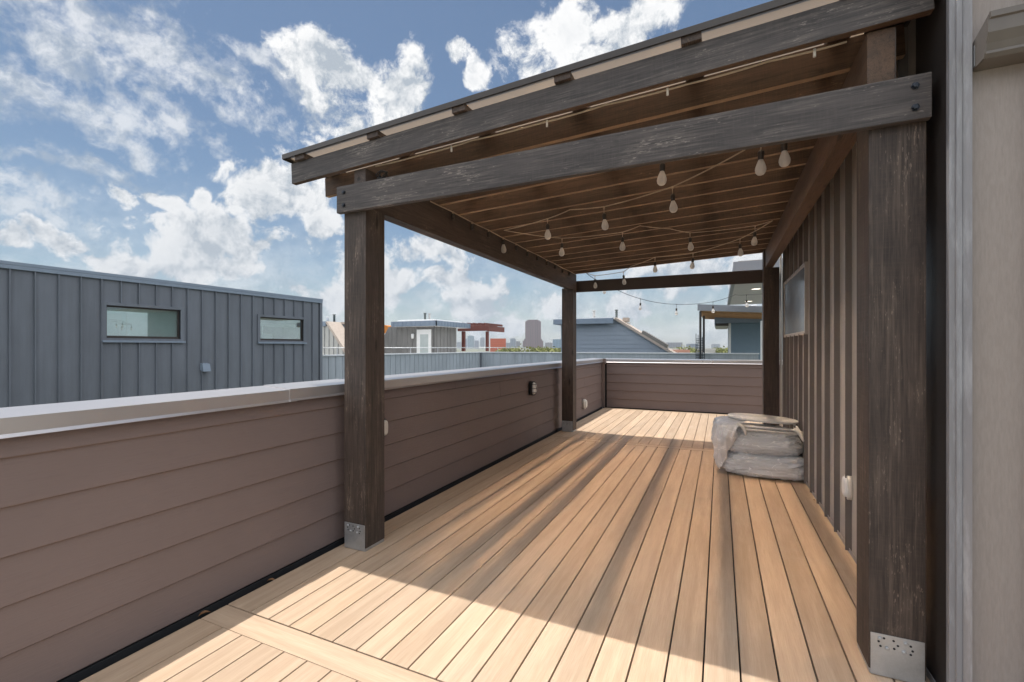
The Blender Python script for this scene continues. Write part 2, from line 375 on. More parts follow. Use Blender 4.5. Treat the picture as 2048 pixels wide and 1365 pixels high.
# ------------------------------------------------------------------ mesh building
class MB:
    def __init__(s): s.bm = bmesh.new()
    def box(s, x0, x1, y0, y1, z0, z1, bev=0, mi=0, mx=None):
        b = bmesh.new(); bmesh.ops.create_cube(b, size=1)
        for v in b.verts: v.co = Vector(((x0+x1)/2+v.co.x*(x1-x0), (y0+y1)/2+v.co.y*(y1-y0), (z0+z1)/2+v.co.z*(z1-z0)))
        if bev: bmesh.ops.bevel(b, geom=b.edges[:], offset=bev, segments=2, affect='EDGES', profile=.7)
        if mx: bmesh.ops.transform(b, matrix=mx, verts=b.verts[:])
        s._merge(b, mi); return s
    def _merge(s, b, mi):
        vm = {v: s.bm.verts.new(v.co) for v in b.verts}
        for f in b.faces:
            try: nf = s.bm.faces.new([vm[v] for v in f.verts]); nf.material_index = mi or f.material_index; nf.smooth = f.smooth
            except ValueError: pass
        b.free()
    def prism(s, pts, axis, a, b, mi=0):
        """polygon pts (2-D) swept along 'X','Y' or 'Z' from a to b; pts are the two other axes in order."""
        def P(p, t): return Vector((t, p[0], p[1])) if axis == 'X' else Vector((p[0], t, p[1])) if axis == 'Y' else Vector((p[0], p[1], t))
        A = [s.bm.verts.new(P(p, a)) for p in pts]; B = [s.bm.verts.new(P(p, b)) for p in pts]
        n = len(pts); fs = [s.bm.faces.new(A[::-1]), s.bm.faces.new(B)]
        for i in range(n): fs.append(s.bm.faces.new((A[i], A[(i+1) % n], B[(i+1) % n], B[i])))
        for f in fs: f.material_index = mi
        return s
    def face(s, pts, mi=0):
        f = s.bm.faces.new([s.bm.verts.new(p) for p in pts]); f.material_index = mi; return s
    def tube(s, pts, r, seg=8, mi=0, cap=True):
        pts = [Vector(p) for p in pts]; rings = []
        up = Vector((0, 0, 1))
        for i, p in enumerate(pts):
            d = (pts[min(i+1, len(pts)-1)]-pts[max(i-1, 0)]).normalized()
            x = d.cross(up)
            if x.length < .05: x = d.cross(Vector((0, 1, 0)))
            x.normalize(); y = x.cross(d).normalized()
            rr = r[i] if isinstance(r, (list, tuple)) else r
            rings.append([s.bm.verts.new(p+(x*math.cos(k*2*math.pi/seg)+y*math.sin(k*2*math.pi/seg))*rr) for k in range(seg)])
        for A, B in zip(rings, rings[1:]):
            for k in range(seg):
                f = s.bm.faces.new((A[k], A[(k+1) % seg], B[(k+1) % seg], B[k])); f.smooth = True; f.material_index = mi
        if cap:
            for rg in (rings[0][::-1], rings[-1]):
                f = s.bm.faces.new(rg); f.material_index = mi
        return s
    def lathe(s, prof, c, axis='Z', seg=16, mi=0, smooth=True):
        c = Vector(c); rings = []
        for r, h in prof:
            ring = []
            for k in range(seg):
                a = k*2*math.pi/seg; p = (r*math.cos(a), r*math.sin(a), h)
                p = p if axis == 'Z' else (p[2], p[0], p[1]) if axis == 'X' else (p[0], p[2], p[1])
                ring.append(s.bm.verts.new(c+Vector(p)))
            rings.append(ring)
        for A, B in zip(rings, rings[1:]):
            for k in range(seg):
                f = s.bm.faces.new((A[k], A[(k+1) % seg], B[(k+1) % seg], B[k])); f.smooth = smooth; f.material_index = mi
        for rg in (rings[0][::-1], rings[-1]):
            f = s.bm.faces.new(rg); f.material_index = mi
        return s
    def done(s, name, mats, parent=None, mw=None, normals=True):
        if normals: bmesh.ops.recalc_face_normals(s.bm, faces=s.bm.faces[:])
        me = bpy.data.meshes.new(name); s.bm.to_mesh(me); s.bm.free()
        for m in (mats if isinstance(mats, (list, tuple)) else [mats]): me.materials.append(M[m] if isinstance(m, str) else m)
        o = bpy.data.objects.new(name, me); COL.objects.link(o)
        if mw is not None: o.matrix_world = mw
        WM[o.name] = mw.copy() if mw is not None else Matrix.Identity(4)
        if parent: adopt(o, parent)
        return o
WM = {}
def adopt(o, p):
    o.parent = p; o.matrix_parent_inverse = WM[p.name].inverted()
def tag(o, label=None, cat=None, group=None, kind=None):
    for k, v in (('label', label), ('category', cat), ('group', group), ('kind', kind)):
        if v: o[k] = v
    return o
def thing(name, label, cat, loc=(0,0,0), group=None):
    o = bpy.data.objects.new(name, None); COL.objects.link(o); o.location = loc; o.empty_display_size = .2
    WM[o.name] = Matrix.Translation(Vector(loc))
    return tag(o, label, cat, group)
def box_part(name, m, p, x0, x1, y0, y1, z0, z1, bev=0):
    return MB().box(x0, x1, y0, y1, z0, z1, bev).done(name, m, p)
def timber(name, m, p, c, size, axis='X', tilt=0.0, bev=.004):
    """A timber whose grain (local X) lies along the given world axis. size = (length, width, depth)."""
    L, w, h = size
    mw = Matrix.Translation(Vector(c))
    if axis == 'X': mw = mw @ Matrix.Rotation(-tilt, 4, 'Y')
    elif axis == 'Y': mw = mw @ Matrix.Rotation(R(90), 4, 'Z')
    else: mw = mw @ Matrix.Rotation(R(-90), 4, 'Y')
    b = MB().box(-L/2, L/2, -w/2, w/2, -h/2, h/2, bev)
    # downward faces take the second material, lightened as if lit from below
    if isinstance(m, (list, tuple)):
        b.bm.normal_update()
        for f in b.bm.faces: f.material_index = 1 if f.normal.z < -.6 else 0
    return b.done(name, m, p, mw)

# ================================================================== SETTING
g = MB(); S_ = 9000
g.face([(-S_, -S_, -10), (S_, -S_, -10), (S_, S_, -10), (-S_, S_, -10)])
tag(g.done('ground', plain('city_ground', (.16,.17,.13), .9, 0, .35, .02)), kind='structure')

# deck ---------------------------------------------------------------
dk = MB()
T0 = -.025
P, X0 = .1444, .079
seams = [X0+P*k for k in range(-16, 14)]
def boards(y0, y1):
    xs = [-2.410]+seams
    for a, b in zip(xs, xs[1:]):
        if a > .80 and y0 < 7: break
        r_ = min(b, .800) if y0 < 7.2 else b
        segs = [(y0, y1)]
        for s0, s1 in segs:
            dk.box(a+.0035, r_-.0035, s0, s1, T0, 0, .0035, 0)
def cross(y0, y1, x1=.8):
    dk.box(-2.405, x1, y0+.0025, y1-.0025, T0, 0, .0035, 1)
boards(-3.2, 1.452); cross(1.452, 1.592); boards(1.597, 6.566); cross(6.568, 6.712); 
def boards2():
    xs = [-2.410]+seams
    for a, b in zip(xs, xs[1:]):
        r_ = min(b, .800) if b < .95 else b
        if a > .80 and a < .94: pass
        dk.box(a+.0035, b-.0035, 7.30 if a > .78 else 6.717, 10.235, T0, 0, .0035, 0)
boards2(); cross(10.24, 10.385, 1.95)
tag(dk.done('deck', ['deck_y', 'deck_x']), kind='structure')
b = MB().box(-2.46, 1.96, -3.3, 10.44, -.30, -.05)
tag(b.done('deck_subfloor', 'dark_gap'), kind='structure')

# parapets -----------------------------------------------------------
def lap_course(mb, axis, a, b, face, sgn, z0, z1, joints):
    """one course of lap siding; face = coordinate of the wall plane, sgn = direction it faces."""
    prof = [(face-sgn*.02, z0+.002), (face+sgn*.008, z0+.002), (face+sgn*.0155, z0+.0085), (face+sgn*.001, z1+.012), (face-sgn*.02, z1+.012)]
    cuts = [a]+[j for j in joints if a < j < b]+[b]
    for c0, c1 in zip(cuts, cuts[1:]):
        pr = [(p[0], p[1]) for p in prof]
        mb.prism(pr, axis, c0+.0012, c1-.0012)
courses = [(.012, .205), (.205, .393), (.393, .580), (.580, .768), (.768, .955), (.955, 1.06)]
jts = [[-2.1, 6.3], [-1.5, 8.1], [-2.4, 6.9], [-1.6, 8.9], [-1.9, 5.05], [-2.3, 4.0, 7.7]]
pw = thing('parapet_wall', 'long brown lap-sided parapet along the left edge of the deck with a bright metal cap', 'parapet wall', (-2.55, 3.5, 0))
mb = MB()
for (z0, z1), j in zip(courses, jts): lap_course(mb, 'Y', -3.2, 10.40, -2.473, 1, z0, z1, j)
mb.done('lap_siding', 'siding_y', pw)
box_part('core', 'dark_gap', pw, -2.60, -2.492, -3.2, 10.55, -1.0, 1.07)
box_part('kick_strip', 'dark_gap', pw, -2.492, -2.455, -3.2, 10.40, -.05, .009)
mb = MB()
for z0 in range(-10, 6): lap_course(mb, 'Y', -3.2, 10.6, -2.60, -1, z0*.1875-.75, z0*.1875-.5625, [])
mb.done('outer_siding', 'siding_y', pw)
cop_prof = [(-2.662, 1.05), (-2.662, 1.134), (-2.43, 1.116), (-2.43, 1.055), (-2.418, 1.042), (-2.422, 1.040), (-2.436, 1.052), (-2.436, 1.109), (-2.655, 1.126), (-2.655, 1.05)]
def coping(y0, y1, lift=0):
    m = MB(); k = lift
    pr = [(x+(k if x > -2.5 else -k), z+k) for x, z in cop_prof]
    m.prism(pr, 'Y', y0, y1); return m
coping(-3.2, 2.05).done('coping', 'coping', pw)
coping(2.0, 2.62, .004).done('coping', 'coping', pw)
coping(2.55, 10.43).done('coping', 'coping', pw)
fw = thing('parapet_wall', 'short brown lap-sided parapet closing the far end of the deck', 'parapet wall', (-.3, 10.5, 0))
mb = MB()
for (z0, z1), j in zip(courses, jts): lap_course(mb, 'X', -2.36, 1.95, 10.415, -1, z0, z1, [x-3.2 for x in j[1:2]])
mb.done('lap_siding', 'siding_x', fw)
box_part('core', 'dark_gap', fw, -2.46, 1.95, 10.44, 10.56, -1.0, 1.07)
m = MB(); m.prism([(10.60, 1.05), (10.60, 1.124), (10.378, 1.106), (10.378, 1.05), (10.368, 1.038), (10.372, 1.036), (10.384, 1.047), (10.384, 1.099), (10.593, 1.116), (10.593, 1.05)], 'X', -2.43, 1.95)
m.done('coping', 'coping', fw)
m = MB(); m.box(-2.458, -2.40, 10.34, 10.40, .01, 1.05, .003).box(-2.435, -2.375, 10.335, 10.395, 1.0, 1.119, .002)
m.done('corner_trim', 'corner_brown', fw)

# our house at the right ------------------------------------------------
hs = thing('house', 'taupe metal-clad and panelled house wall the pergola leans against', 'house', (1.8, 3, 0))
WX = .805
win = (5.42, 7.03, 1.545, 2.205)          # y0 y1 z0 z1
wall = MB()
ys, ye, zt = 2.262, 7.24, 4.3
for (a, b_, c, d) in ((ys, win[0], -.05, zt), (win[1], ye, -.05, zt), (win[0], win[1], -.05, win[2]), (win[0], win[1], win[3], zt)):
    wall.box(WX, WX+.03, a, b_, c, d)
wall.done('standing_seam_cladding', 'seam_taupe', hs); wall = MB()
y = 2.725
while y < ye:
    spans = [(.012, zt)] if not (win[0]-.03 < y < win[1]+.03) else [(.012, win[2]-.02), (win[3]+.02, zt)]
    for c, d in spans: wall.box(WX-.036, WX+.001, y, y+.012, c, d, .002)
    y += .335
wall.done('seam_ribs', metal_wall('shade_dark_seam', (.16,.142,.13), .5), hs)  # rib colour darkened to stand in for shade on their near sides
box_part('core', 'interior_dark', hs, WX+.9, 3.2, 2.4, 7.2, -9, 4.25)
m = MB().box(WX-.014, WX-.001, 2.30, ye, .0, .010).box(WX-.016, WX-.012, 2.30, ye, .0, .03); m.done('base_trim', 'trim_metal', hs)
wo = MB()
fx0, fx1 = WX-.03, WX+.05
for (a, b_, c, d) in ((win[0]-.035, win[0], win[2]-.035, win[3]+.035), (win[1], win[1]+.035, win[2]-.035, win[3]+.035), (win[0], win[1], win[3], win[3]+.035), (win[0], win[1], win[2]-.035, win[2])):
    wo.box(fx0, fx1, a, b_, c, d, .003)
wo = wo.done('window', 'seam_taupe', hs)
box_part('pane', plain('obscured_glass', (.27,.33,.40), .18, 0, .2, 2), wo, WX-.020, WX-.015, win[0], win[1], win[2], win[3])
box_part('blind', 'interior', wo, WX-.005, WX, win[0]+.001, win[1]-.001, win[2]+.001, win[3]-.001)
# far end of this wall: pale corner strip and downpipe
m = MB().box(WX-.02, WX+.05, ye, ye+.035, 0, 3.2, .003); m.done('end_trim', 'trim_metal', hs)
box_part('end_wall', 'seam_taupe', hs, WX+.05, 3.2, ye+.01, ye+.06, -.05, 4.3)
m = MB().tube([(WX-.03, ye+.12, .02), (WX-.03, ye+.12, 2.9)], .013, 8); m.done('conduit', 'offwhite', hs)
# wall that faces us, beyond the corner trim
box_part('panel_wall', 'stucco', hs, .842, 3.2, 2.25, 2.30, -.05, 4.3)
box_part('corner_flashing', 'bronze', hs, WX-.004, WX-.0005, 2.263, 2.62, -.04, 4.3)
m = MB()
m.box(.782, .842, 2.236, 2.262, -.04, 4.3, .002).box(.800, .816, 2.228, 2.238, -.04, 4.3, .002)
m.prism([(.816, 2.236), (.842, 2.236), (.842, 2.222)], 'Z', -.04, 4.3)
m.done('corner_trim', 'trim_metal', hs)
m = MB(); m.prism([(.800, 2.905), (.62, 2.87), (.62, 2.866), (.800, 2.899)], 'Y', 2.24, 7.3); m.box(.79, .803, 2.24, 7.3, 2.89, 2.99); m.done('roof_flashing', 'bronze', hs)
# gutter over the door, seen from below its left end
gt = MB()
gp = [(0, 0), (-.085, 0), (-.097, .012), (-.095, .022), (-.103, .045), (-.118, .075), (-.120, .118), (-.128, .122), (-.128, .142), (-.118, .146), (-.110, .140), (-.112, .120), (-.110, .078), (-.094, .046), (-.087, .014), (-.004, .004), (-.004, .10), (0, .10)]
gt.prism([(2.248+y_, 2.400+z_) for y_, z_ in gp], 'X', .852, 2.6)
gt.prism([(2.244, 2.402), (2.160, 2.402), (2.152, 2.415), (2.145, 2.447), (2.130, 2.477), (2.128, 2.535), (2.244, 2.498)], 'X', .848, .853)
gt = gt.done('gutter', metal_wall('taupe_gutter', (.135,.118,.104), .32), hs)
box_part('mounting_clip', 'galv', gt, .8465, .8485, 2.222, 2.243, 2.41, 2.485)
m = MB().box(1.015, 1.10, 2.22, 2.25, -.04, 2.39, .003); m.done('door_frame', 'bronze', hs)
m = MB().box(1.012, 1.05, 2.215, 2.25, 2.42+.145, 3.4, .002); m.done('upper_trim', 'white', hs)

# ================================================================== PERGOLA
pg = thing('pergola', 'dark stained timber pergola with bronze sheet roof, leaning to the house wall over the deck', 'pergola', (-.8, 4.85, 0))
SL = .0447; TILT = math.atan(SL)
def rb(x): return 2.691+SL*x               # underside of the rafters
def post(xc, yc, ztop, notch_out, m):
    w = .1905
    b = MB().box(0, ztop[0]-.022, -w/2, w/2, -w/2, w/2, .005)
    # outer tongue beside the beam
    y0, y1 = (-w/2, -w/2+.094) if notch_out > 0 else (w/2-.094, w/2)
    b.box(ztop[0]-.022, ztop[1]-.022, y0+.001 if notch_out < 0 else y0, y1-.001 if notch_out > 0 else y1, -w/2, w/2, .003)
    mw = Matrix.Translation((xc, yc, .022)) @ Matrix.Rotation(R(-90), 4, 'Y')
    # local X = up, local Y = world Y, local Z = -world X  -> rotate so that tongue faces +-X
    mw = mw @ Matrix.Rotation(R(90), 4, 'X')
    b.bm.normal_update()
    for f in b.bm.faces: f.material_index = 1 if max(abs(c_) for c_ in f.normal) < .95 else 0
    po = b.done('post', [m, 'worn_edge'], pg, mw)
    pl = MB().box(xc-w/2+.006, xc+w/2-.006, yc-w/2-.004, yc-w/2-.0008, .004, .178, .0012)
    pl.box(xc-w/2+.003, xc+w/2-.003, yc-w/2+.002, yc+w/2-.002, .002, .021, .002)
    bp = pl.done('post_base', 'galv', po)
    bo = MB()
    for dx, dz, big in ((-.058,.160,1),(-.044,.163,0),(-.062,.146,0),(-.056,.128,0),(-.034,.124,1),(-.012,.160,0),(.002,.143,0),(-.010,.128,0),(.028,.160,1),(.044,.152,0),(.050,.134,0),(.022,.122,1),(.044,.118,0)):
        r_ = .0078 if big else .0046
        bo.lathe([(r_, 0), (r_, -.005 if big else -.0012), (r_*.6, -.008 if big else -.0013)], (xc+dx, yc-w/2-.004, dz), 'Y', 8, 0 if big else 1)
    bo.done('bolt', ['galv', 'bolt_dark'], bp)
    return po
post(-2.2655, 2.480, (2.345, 2.585), +1, 'wood_face')
post(-2.2655, 7.240, (2.345, 2.585), +1, 'wood')
post(.668, 2.480, (2.472, 2.712), -1, 'wood_face')
post(.640, 7.240, (2.472, 2.712), -1, 'wood')
timber('side_beam', 'wood', pg, (-2.220, 4.860, 2.455), (4.955, .100, .262), 'Y')
timber('side_beam', 'rafter', pg, (.614, 4.860, 2.594), (4.955, .094, .238), 'Y')
fb = timber('front_beam', 'wood_beam', pg, (-.811, 2.3625, 2.388), (3.158, .037, .180), 'X')
for x in (-2.325, .715):
    for z in (2.345, 2.432):
        m = MB().lathe([(.015, 0), (.015, -.003), (.011, -.003), (.011, -.011), (.008, -.012)], (x, 2.3438, z), 'Y', 6, 0, False)
        m.done('bolt', 'bolt_dark', fb)
timber('rear_beam', 'wood_smooth', pg, (-.81, 7.356, 2.386), (3.12, .037, .186), 'X')
RL = 3.605; RC = -1.0275
for i in range(17):
    y = 2.364+.31*i
    xl_ = -2.83 if i < 2 else -2.80; xc_ = (xl_+.775)/2
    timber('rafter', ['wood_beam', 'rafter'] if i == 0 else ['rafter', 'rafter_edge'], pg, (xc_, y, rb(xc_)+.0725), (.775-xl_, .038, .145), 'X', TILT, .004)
pur_x = [-2.722, -2.060, -1.408, -.766, -.125, .520]
for x in pur_x:
    mw = Matrix.Translation((x, 4.842, rb(x)+.1455+.0205)) @ Matrix.Rotation(-TILT, 4, 'Y') @ Matrix.Rotation(R(90), 4, 'Z')
    MB().box(-2.52, 2.52, -.046, .046, -.0195, .0195, .003).done('purlin', 'wood', pg, mw)
mw = Matrix.Translation((RC-.012, 4.84, rb(RC-.012)+.1455+.041+.009)) @ Matrix.Rotation(-TILT, 4, 'Y')
pn = MB()
L2, W2, t2 = 1.84, 2.524, .008
pn.box(-L2, L2, -W2, W2, -t2, t2)
bmesh.ops.recalc_face_normals(pn.bm, faces=pn.bm.faces[:])
for f_ in pn.bm.faces: f_.material_index = 0 if f_.normal.z < -.5 else 1
pn.done('roof_panel', ['poly', 'poly_top'], pg, mw)
tr = MB()
def chan(x0, x1, y0, y1): tr.box(x0, x1, y0, y1, t2+.001, t2+.006, .001); 
tr.box(-L2-.005, L2+.005, -W2-.006, -W2-.001, -t2-.010, t2+.008, .001); tr.box(-L2-.005, L2, -W2-.004, -W2+.035, t2+.001, t2+.006, .001); tr.box(-L2, L2, -W2-.004, -W2+.012, -t2-.005, -t2-.001, .001)
tr.box(-L2-.006, -L2-.001, -W2, W2, -t2-.012, t2+.008, .001); tr.box(-L2-.004, -L2+.03, -W2, W2, t2+.001, t2+.006, .001)
tr.box(-L2-.005, L2+.005, W2+.001, W2+.006, -t2-.010, t2+.008, .001)
tr.done('edge_trim', 'bronze', pg, mw)

# ================================================================== FITTINGS ON THE PARAPET
def bulkhead(label, y, z, w, h, body, lens, cage, x=-2.458, sgn=1, dep=.085):
    t = thing('bulkhead_light', label, 'wall light', (x, y, z), None)
    def oval(wx, hz, n=24, p=3.2):
        return [(math.copysign(abs(math.cos(a))**(2/p), math.cos(a))*wx/2, math.copysign(abs(math.sin(a))**(2/p), math.sin(a))*hz/2) for a in [k*2*math.pi/n for k in range(n)]]
    def loft(rings):
        m = MB(); R_ = [[m.bm.verts.new((x+sgn*d, y+a, z+b_)) for a, b_ in oval(ww, hh)] for d, ww, hh in rings]
        for A, B in zip(R_, R_[1:]):
            for k in range(len(A)):
                f = m.bm.faces.new((A[k], A[(k+1) % len(A)], B[(k+1) % len(A)], B[k])); f.smooth = True
        m.bm.faces.new(R_[0][::-1]); m.bm.faces.new(R_[-1]); return m
    loft([(0, w, h), (dep*.55, w, h), (dep*.62, w*.95, h*.96), (dep*.62, w*.8, h*.86)]).done('housing', body, t)
    loft([(dep*.5, w*.78, h*.84), (dep*.85, w*.74, h*.8), (dep, w*.5, h*.6)]).done('lens', lens, t)
    if cage:
        m = MB()
        for k in (-.28, 0, .28): m.tube([(x+sgn*dep*.6, y-w*.45, z+k*h), (x+sgn*dep*.95, y-w*.36, z+k*h), (x+sgn*dep*1.08, y, z+k*h), (x+sgn*dep*.95, y+w*.36, z+k*h), (x+sgn*dep*.6, y+w*.45, z+k*h)], .004, 6)
        m.tube([(x+sgn*dep*.6, y, z-h*.47), (x+sgn*dep*.95, y, z-h*.40), (x+sgn*dep*1.08, y, z), (x+sgn*dep*.95, y, z+h*.40), (x+sgn*dep*.6, y, z+h*.47)], .004, 6)
        m.done('cage', body, t)
    return t
bulkhead('black caged bulkhead lamp on the left parapet, midway between the two left posts', 6.02, .797, .14, .205, 'black', 'white', True)
bulkhead('small white oval bulkhead lamp low on the parapet just past the far left post', 8.78, .262, .135, .185, 'offwhite', 'offwhite', False, dep=.075)
bulkhead('black bulkhead lamp mostly hidden behind the front left post', 2.845, .745, .115, .15, 'black', 'offwhite', False, dep=.07)
bulkhead('white oval bulkhead lamp on the metal house wall beside the front right post', 3.755, .435, .12, .165, 'offwhite', 'white', False, x=WX-.001, sgn=-1, dep=.045)

# ================================================================== STRING LIGHTS
def on_raf(u, v, off=0.0):
    r = ray(u, v); t = (2.691+off-EYE)/(r.z-SL*r.x); return Vector((0, 0, EYE))+r*t
sock_me = MB().lathe([(.004, 0), (.006, -.004), (.015, -.008), (.018, -.014), (.018, -.030), (.0165, -.032), (.0165, -.058), (.015, -.060)], (0, 0, 0), 'Z', 14)
sock_proto = sock_me.done('socket', 'socket')
bulb_me = MB().lathe([(.013, -.056), (.0145, -.064), (.022, -.082), (.0295, -.105), (.0315, -.120), (.028, -.137), (.018, -.149), (.006, -.153)], (0, 0, 0), 'Z', 18)
bulb_proto = bulb_me.done('bulb', 'bulb')
fil = MB().tube([(0, 0, -.060), (0, 0, -.085)], .0035, 6).tube([(0, -.008, -.085), (.006, 0, -.112), (0, .008, -.085)], .0012, 5)
fil_proto = fil.done('filament', 'cable', bulb_proto)
used = []
def fit(string, p, drop, bulb_on=True, scale=1.0):
    if not used: s_ = sock_proto; b_ = bulb_proto
    else:
        s_ = sock_proto.copy(); COL.objects.link(s_); b_ = None
        if bulb_on:
            b_ = bulb_proto.copy(); COL.objects.link(b_)
            f_ = fil_proto.copy(); COL.objects.link(f_); f_.parent = b_; f_.matrix_parent_inverse = Matrix.Identity(4)
    used.append(1)
    mw = Matrix.Translation(p-Vector((0, 0, drop))) @ Matrix.Rotation(random.uniform(-.09, .09), 4, 'X') @ Matrix.Rotation(random.uniform(-.09, .09), 4, 'Y')
    s_.parent = string; s_.matrix_parent_inverse = WM[string.name].inverted(); s_.matrix_basis = mw
    if b_: b_.parent = s_; b_.matrix_parent_inverse = Matrix.Identity(4); b_.matrix_basis = Matrix.Identity(4)
def string_light(label, pts, bulbs, cm='cable', sag=.012, r=.0045, group='string lights hung on the pergola'):
    """pts: cable points; bulbs: list of (index into pts, drop length, bulb fitted)"""
    t = thing('string_light', label, 'string lights', tuple(pts[0]), group)
    m = MB(); path = []
    for a, b_ in zip(pts, pts[1:]):
        n = 6
        for k in range(n):
            f = k/n; p = a.lerp(b_, f); p = p-Vector((0, 0, sag*4*f*(1-f)*min(1, (b_-a).length))); path.append(p)
    path.append(pts[-1]); m.tube(path, r, 6)
    for i, d, on in bulbs:
        p = pts[i]; m.tube([p+Vector((0, 0, .004)), p-Vector((0, 0, .016))], .0075, 8)
        if d > .02: m.tube([p-Vector((0, 0, .014)), p-Vector((0, 0, d+.004))], .0032, 6)
    m.done('cable', cm, t)
    for i, d, on in bulbs: fit(t, pts[i], d, on)
    return t
o = -.02
# zigzag nearest us
A = [on_raf(1490, 300, o), on_raf(1345, 374, o), on_raf(1208, 414, o), on_raf(1140, 420, o), on_raf(1095, 438, o), on_raf(1008, 461, o)]
string_light('string of three clear bulbs zigzagging from the front beam to the left beam', A, [(1, .055, True), (2, .055, True), (4, .045, True)])
A = [on_raf(1008, 461, o), on_raf(1124, 477, o), on_raf(1245, 465, o), on_raf(1280, 452, o), on_raf(1340, 458, o), on_raf(1380, 466, o), on_raf(1510, 452, o), on_raf(1545, 442, o)]
string_light('second string under the rafters, four bulbs from left beam across to right beam', A, [(1, .05, True), (2, .05, True), (5, .05, True), (6, .06, True)])
A = [on_raf(1545, 442, o), on_raf(1480, 478, o), on_raf(1386, 507, o), on_raf(1310, 515, o), on_raf(1262, 532, o)+Vector((0, 0, -.01)), on_y(1247, 544, 7.2), on_y(1190, 552, 7.3), on_y(1172, 546, 7.32)]
string_light('string of five bulbs from right beam to far left post, last ones against sky', A, [(1, .06, True), (2, .06, True), (3, .06, True), (5, .05, True), (6, .05, True)])
# far one beyond the rear beam
A = [on_y(1172, 546, 7.40), on_y(1208, 566, 8.2), on_y(1281, 598, 9.6), on_y(1353, 609, 10.2), on_y(1426, 604, 10.2), on_y(1470, 590, 10.2), on_y(1493, 590, 10.3), on_y(1540, 586, 10.3)]
string_light('dark cable with five bulbs drooping against the sky beyond the rear beam', A, [(1, .05, True), (2, .08, True), (3, .08, True), (4, .08, True), (6, .10, True)], 'cable_dark', .03, .005)
# along the left beam
A = []
for k in range(13):
    yy = 3.12+k*.345; A.append(Vector((-2.158, yy, 2.575+.006*(k % 2))))
string_light('cable clipped along the left beam with empty black sockets and one bulb', A, [(k, .012, k == 4) for k in range(1, 12)], 'cable', .004)
# along the front rafter
A = [Vector((x, 2.40, rb(x)-.004-(.006 if i % 2 else 0))) for i, x in enumerate([-2.10, -1.75, -1.35, -.95, -.55, -.15, .2, .5])]
s1 = string_light('pale cable fixed under the front rafter, three bulbs showing below the front beam', A, [])
hp = [on_y(u, v, 3.15) for u, v in ((1325, 326), (1522, 300), (1568, 282))]
MB().tube([Vector((-.9, 3.15, hp[0].z+.13)), *[p+Vector((0, 0, .075)) for p in hp], Vector((.56, 3.15, hp[2].z+.10))], .0035, 6).done('cable', 'cable', s1)
for p in hp:
    MB().tube([p+Vector((0, 0, .078)), p-Vector((0, 0, .004))], .0035, 6).done('drop_wire', 'cable', s1); fit(s1, p, .0)
for u, v in ((903, 296), (1094, 243), (1335, 183), (1629, 100)):
    p = on_y(u, v, 2.40); q = Vector((p.x, 2.40, rb(p.x)-.004))
    MB().tube([q, q-Vector((0, 0, .035))], .006, 8).done('empty_fitting', 'offwhite', s1)
co_ = []
for k in range(40):
    a = k*.75; co_.append(Vector((-2.06+.035*math.cos(a)+.01*math.sin(k*1.7), 2.42+.015*math.sin(a*.7), 2.535+.028*math.sin(a))))
MB().tube(co_, .004, 6).done('cable_coil', 'cable_dark', s1)

# ================================================================== WRAPPED FURNITURE BY THE WALL
def film_mat():
    m, t, bs = mat('thin_plastic_film')
    co = t.add('ShaderNodeTexCoord').outputs['Object']
    wv = t.noise(t.map(co, rot=(0, .55, .5), sc=(2.2, 4, 8)), 1.0, 2, .45, 1.6)
    rd = t.math('ABSOLUTE', t.math('SUBTRACT', wv, .5))
    crease = t.smooth(rd, .014, .0)
    t.sock(bs.inputs['Base Color'], t.mix(crease, (.90,.905,.92), (.98,.98,.98)))
    bs.inputs['Roughness'].default_value = .24; bs.inputs['Specular IOR Level'].default_value = .6
    t.sock(bs.inputs['Alpha'], t.math('ADD', .80, t.math('MULTIPLY', crease, .2)))
    bump(t, bs, t.math('ADD', wv, t.math('MULTIPLY', crease, .10)), .22, .02)
    return m
M['film'] = film_mat()
M['cushion'] = plain('grey_cushion', (.66,.69,.73), .85)
M['cushion_beige'] = plain('beige_cushion', (.80,.77,.73), .85)
M['table_grey'] = plain('pale_table_top', (.70,.69,.68), .3)
def bundle_mesh(c, sz, seed, amp, e=.55, nu=150, nv=70, wr_=0.0):
    m = MB(); rows = []
    for j in range(nv+1):
        ph = -math.pi/2+math.pi*j/nv; row = []
        for i in range(nu):
            th = 2*math.pi*i/nu
            sp = lambda w, p: math.copysign(abs(w)**p, w)
            p = Vector((sp(math.cos(ph), e)*sp(math.cos(th), e), sp(math.cos(ph), e)*sp(math.sin(th), e), sp(math.sin(ph), .8)))
            n = mnoise.noise(Vector((p.x*1.3+seed, p.y*1.3, p.z*1.1)))*1.1
            w1 = Vector((p.x*2.2+p.z*2.4+seed, p.y*2.2, p.z*3.0-p.x*1.4)); w1 += Vector((mnoise.noise(w1*.8), mnoise.noise(w1*.8+Vector((9, 0, 0))), 0))*.8
            n += (.5-abs(mnoise.noise(w1*1.5)))*wr_+(.35-abs(mnoise.noise(w1*3.3)))*wr_*.5
            q = Vector((p.x*sz[0]/2, p.y*sz[1]/2, p.z*sz[2]/2))*(1+amp*n)
            if q.z < -sz[2]/2*.96: q.z = -sz[2]/2*.96
            row.append(m.bm.verts.new(Vector(c)+q))
        rows.append(row)
    for A, B in zip(rows, rows[1:]):
        for i in range(nu):
            f = m.bm.faces.new((A[i], A[(i+1) % nu], B[(i+1) % nu], B[i])); f.smooth = True
    bmesh.ops.remove_doubles(m.bm, verts=m.bm.verts[:], dist=1e-5)
    return m
t = thing('wrapped_cushion', 'grey cushion wrapped in clear plastic film lying on the deck by the metal wall', 'wrapped cushion', (.44, 5.75, 0), 'plastic wrapped cushions')
bundle_mesh((.44, 5.75, .115), (.70, .60, .205), 3.1, .03).done('cushion', 'cushion', t)
